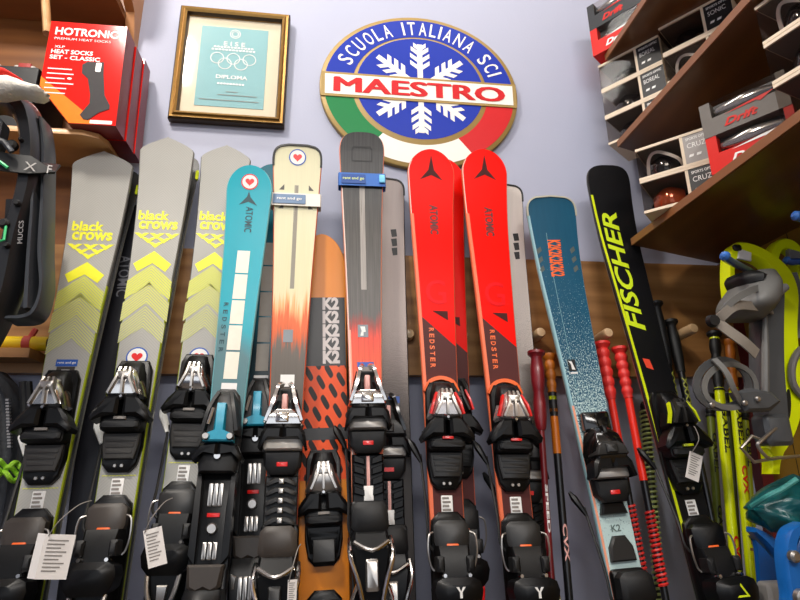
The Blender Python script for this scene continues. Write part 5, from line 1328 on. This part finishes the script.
for w_, pts, nm, m in ((.017, [(772, 310, -.05), (752, 306, -.10), (735, 306, -.125), (722, 316, -.12), (716, 322, -.11)], 'instep_strap', M_g3),
                   (.020, [(717, 322, -.115), (730, 332, -.12), (744, 342, -.122), (757, 354, -.115)], 'loose_strap', M_g3),
                   (.012, [(722, 312, -.12), (734, 300, -.128), (752, 290, -.115), (768, 286, -.06)], 'toe_strap', M_g1)):
    b = MB(); b.strap(smooth_path([q(*p) for p in pts], 5), w_, .003, (0, -1, .0) if nm == 'loose_strap' else (0, -1, 0)); b.build(nm, m, ys)
b = MB(); c0 = q(769, 293, -.075); c1_ = q(786, 287, -.08); b.tube([q(758, 297, -.06), c0, q(778, 290, -.08), c1_], .013, 10, scales=[.7, 1.05, 1.0, .55]); b.build('strap_end', P('silver_grey_plastic', '#8f8f92', .3, .3), ys)
b = MB(); b.lathe([(.009, 0), (.012, .004), (.010, .014)], q(710, 322, -.11), (0, -1, 0), 12); b.build('buckle', M_blackm, ys)
for ring_ in range(2):
    b = MB(); cx, cy, rx, ry = ((722, 386, 26, 24), (730, 388, 26, 22))[ring_]
    pts = []
    for i in range(26):
        t = 2*pi*i/26; pts.append(q(cx+rx*cos(t), cy-ry*sin(t)*(1.08 if sin(t) > 0 else .9), -.06-.035*(1-cos(t-.4))*.5))
    b.strap(pts, .013 if ring_ == 0 else .010, .004, (0, -1, 0), closed=True); b.build('heel_loop', M_g2 if ring_ == 0 else M_g1, ys)
b = MB(); b.strap(smooth_path([q(714, 359, -.085), q(726, 372, -.10), q(734, 390, -.10), (q(742, 405, -.08))], 5), .011, .003, (0, -1, 0)); b.build('cross_strap', M_g1, ys)
b = MB(); b.slab([(q_[0], q_[1]) for q_ in ((-.045, .012), (-.01, .02), (.03, .012), (.045, -.004), (.02, -.022), (-.03, -.022))], 0, .02, .006, lambda x, y, w: q(752, 400, -.07)+V((x, -w, y))); hl = b.build('heel_hub', M_g2, ys)
b = MB()
for x_, y_ in ((744, 403), (711, 405), (757, 399)):
    b = MB(); b.lathe([(.005, 0), (.005, .004), (.003, .006)], q(x_, y_, -.092), (0, -1, 0), 10); b.build('rivet', M_silver, hl)
b = MB(); b.slab(rrect(-.028, -.026, .026, .030, .01), 0, .035, .006, lambda x, y, w: q(767, 432, -.03)+V((x, -w, y))); b.build('ankle_clamp', M_g2, ys)
b = MB(); b.tube(smooth_path([q(778, 426, -.06), q(762, 440, -.075), q(758, 446, -.075), q(768, 458, -.07), q(776, 458, -.05)], 5), .0032, 8)
b.tube([q(762, 440, -.06), q(752, 436, -.06), q(741, 448, -.06), q(754, 462, -.06), q(776, 458, -.05), q(800, 456, -.03)], .003, 8); b.build('wire_bail', M_silver, ys)

ys2 = yshoe(20, -.42, 'olive-lit yellow snowshoe with grey strap at the right edge, behind the front one', M_lime) if False else None
y2 = thing('snowshoe', at(812, 330, y=-.24), 'second yellow snowshoe with grey buckle at the right edge, hung farther back', 'snowshoe', 'yellow snowshoes on the blue hooks')
YS = -.24; G = loc(y2)
b = MB(); band_deck(b, [(779, 275), (776, 264), (779, 253), (787, 252), (792, 262), (794, 290), (794, 335)], [(768, 275), (766, 256), (776, 241), (789, 241), (800, 252), (803, 270), (803, 335)], -.012, .014); b.build('deck', M_neon, y2)
b = MB(); cupshape(b, [(782, 797, 272, -.004), (785, 802, 290, .0), (785, 802, 315, .0), (789, 800, 338, -.004)], 12); b.build('toe_cuff', M_g1, y2)
b = MB(); b.slab([(-.015, -.012), (.013, -.014), (.016, .012), (-.010, .018)], 0, .012, .002, lambda x, y, w: q(791, 258, -.012)+V((x, -w, y))); b.build('buckle', P('silver_grey_plastic', '#8f8f92', .3, .3), y2)
def hook(p0, p1, label):
    p0, p1 = V(p0), V(p1); r = thing('hook', p1, label, 'hook'); G = loc(r)
    b = MB(); b.tube([G(p1), G(p0*.5+p1*.5), G(p0*.9+p1*.1), G(p0)+V((0, 0, .003))], .0078, 10); b.build('rod', P('blue_vinyl', '#1e4a96', .3, coat=.4), r)
    b = MB(); b.lathe([(.0092, 0), (.0085, .006), (.003, .011)], G(p0)+V((.004, 0, .004)), (p0-p1), 12); b.build('tip', P('light_blue_vinyl', '#3e74c4', .3), r)
    b = MB(); b.box((-.006, -.02, -.03), (.0, .02, .03)); b.build('wall_plate', M_blue, r)
h1 = at(724, 258, y=-.40); e1 = at(757, 275, y=-.225); hook(h1, h1+(e1-h1)*((1.06-h1.x)/(e1.x-h1.x)), 'blue hook carrying the front yellow snowshoe')
h2 = at(787, 262, y=-.287); hook(h2, V((1.06, h2.y-.02, h2.z+.0)), 'blue hook carrying the rear yellow snowshoe')
h3 = at(796, 218, y=-.50); hook(h3, V((1.06, h3.y+.03, h3.z-.01)), 'empty blue hook under the lowest shelf at the right edge')

# ------------------------------------------------------------------ blue children's snowshoes and teal fabric, lower right
YS = -.30
M_bd = P('blue_deck', '#1668b8', .3, coat=.3, var=.06)
for k, (L, R, yv, lab) in enumerate((
    ([(796, 640), (800, 600), (797, 570), (793, 548), (797, 534), (806, 528)], [(782, 640), (786, 600), (783, 575), (781, 550), (786, 530), (800, 522)], -.34, 'blue plastic snowshoe, the nearest one at the lower right corner'),
    ([(782, 640), (786, 590), (778, 562), (764, 544), (752, 532)], [(800, 640), (798, 585), (786, 555), (770, 536), (752, 527)], -.25, 'blue plastic snowshoe curving behind the nearest blue one'))):
    YS = yv; o_ = at(790, 640, y=yv); r = thing('snowshoe', o_, lab, 'snowshoe', 'blue snowshoes at the lower right'); G = loc(r)
    b = MB(); band_deck(b, L, R, -.012, .016); b.build('rim', M_bd, r)
    b = MB()
    if k == 0: band_deck(b, [(798, 640), (802, 600), (799, 570), (796, 550), (800, 538)], [(814, 640), (813, 600), (812, 570), (811, 550), (810, 538)], -.004, .008)
    else: band_deck(b, [(762, 640), (762, 600), (760, 570), (758, 550), (756, 540)], [(790, 640), (788, 600), (780, 570), (766, 550), (752, 536)], .002, .012)
    b.build('deck', P('deep_blue_deck', '#0f5298', .35, coat=.2), r)
    b = MB()
    if k == 0:
        b.lathe([(.010, 0), (.010, .008), (.006, .012)], q(792, 556, -.014), (0, -1, 0), 12); b.build('rivet', M_silver, r)
        b = MB(); b.lathe([(.014, 0), (.012, .008), (.006, .011)], q(800, 597, -.014), (0, -1, 0), 12)
    else: b.slab(rrect(-.03, -.03, .02, .03, .008), 0, .03, .006, lambda x, y, w: q(774, 598, -.0)+V((x, -w, y)))
    b.build('rivet' if k == 0 else 'binding', M_silver if k == 0 else P('warm_grey_plastic', '#8c8884', .5), r)
tf = thing('fabric', at(790, 540, y=-.265), 'dark teal glossy fabric bundle above the blue snowshoes', 'fabric'); G = loc(tf); YS = -.265
b = MB(); rg = []
for i in range(13):
    t = i/12; x = 752+47*t; yt0 = 507-32*t**.8+2*sin(9*t); yb = 510+32*t**.5+3*sin(7*t)
    a = q(x, yt0); c = q(x, yb); m = (a+c)/2; h = (a-c).length/2
    rg.append([m+V((.004*sin(4*an+i), -(.012+.07*t**.6)*cos(an)*(1+.22*sin(5*an+.9*i)), h*sin(an)*(1+.05*sin(6*an+i)))) for an in [2*pi*k/30 for k in range(30)]])
b.loft(rg); b.build('cloth', P('teal_nylon', '#125a5c', .3, coat=.2, var=.35, ns=25), tf, sharp=75)
b = MB(); b.tube(smooth_path([q(752, 506, -.02), q(768, 496, -.06), q(782, 489, -.068), q(797, 479, -.078)], 5), .005, 8); b.build('seam', P('pale_teal_trim', '#4ca29a', .4), tf)

# ------------------------------------------------------------------ groups of look-alikes
for o in [o for o in COL.objects if o.parent is None and o.get('label')]:
    l = o['label']
    for key, kinds, g in (('yellow', ('ski',), 'grey skis with yellow chevrons'), ('grey pair', ('ski',), 'grey skis with yellow chevrons'), ('red and maroon', ('ski',), 'red and maroon skis'),
                          ('black slashes', ('ski',), 'grey skis with black slashes'), ('teal', ('ski',), 'teal skis with blocks down the middle'),
                          ('ribbed red grip', ('pole',), 'red poles with ribbed grips'), ('black-gripped pole', ('pole',), 'black-gripped poles by the peg'),
                          ('neon yellow pole with', ('pole',), 'neon yellow poles'), ('dark wood shelf', ('shelf',), 'dark wood shelves on the right wall'), ('hook', ('hook',), 'blue hooks on the right wall'),
                          ('sock', ('box',), 'red boxes on the cabinet shelf'), ('ski strap', ('strap',), 'straps round the skis'), ('packet', ('packet',), 'packets on the boot box')):
        if key in l and o['category'] in kinds and not o.get('group') and not (g.startswith('grey skis with yellow') and 'grey' not in l) and 'black ski with' not in l:
            o['group'] = g
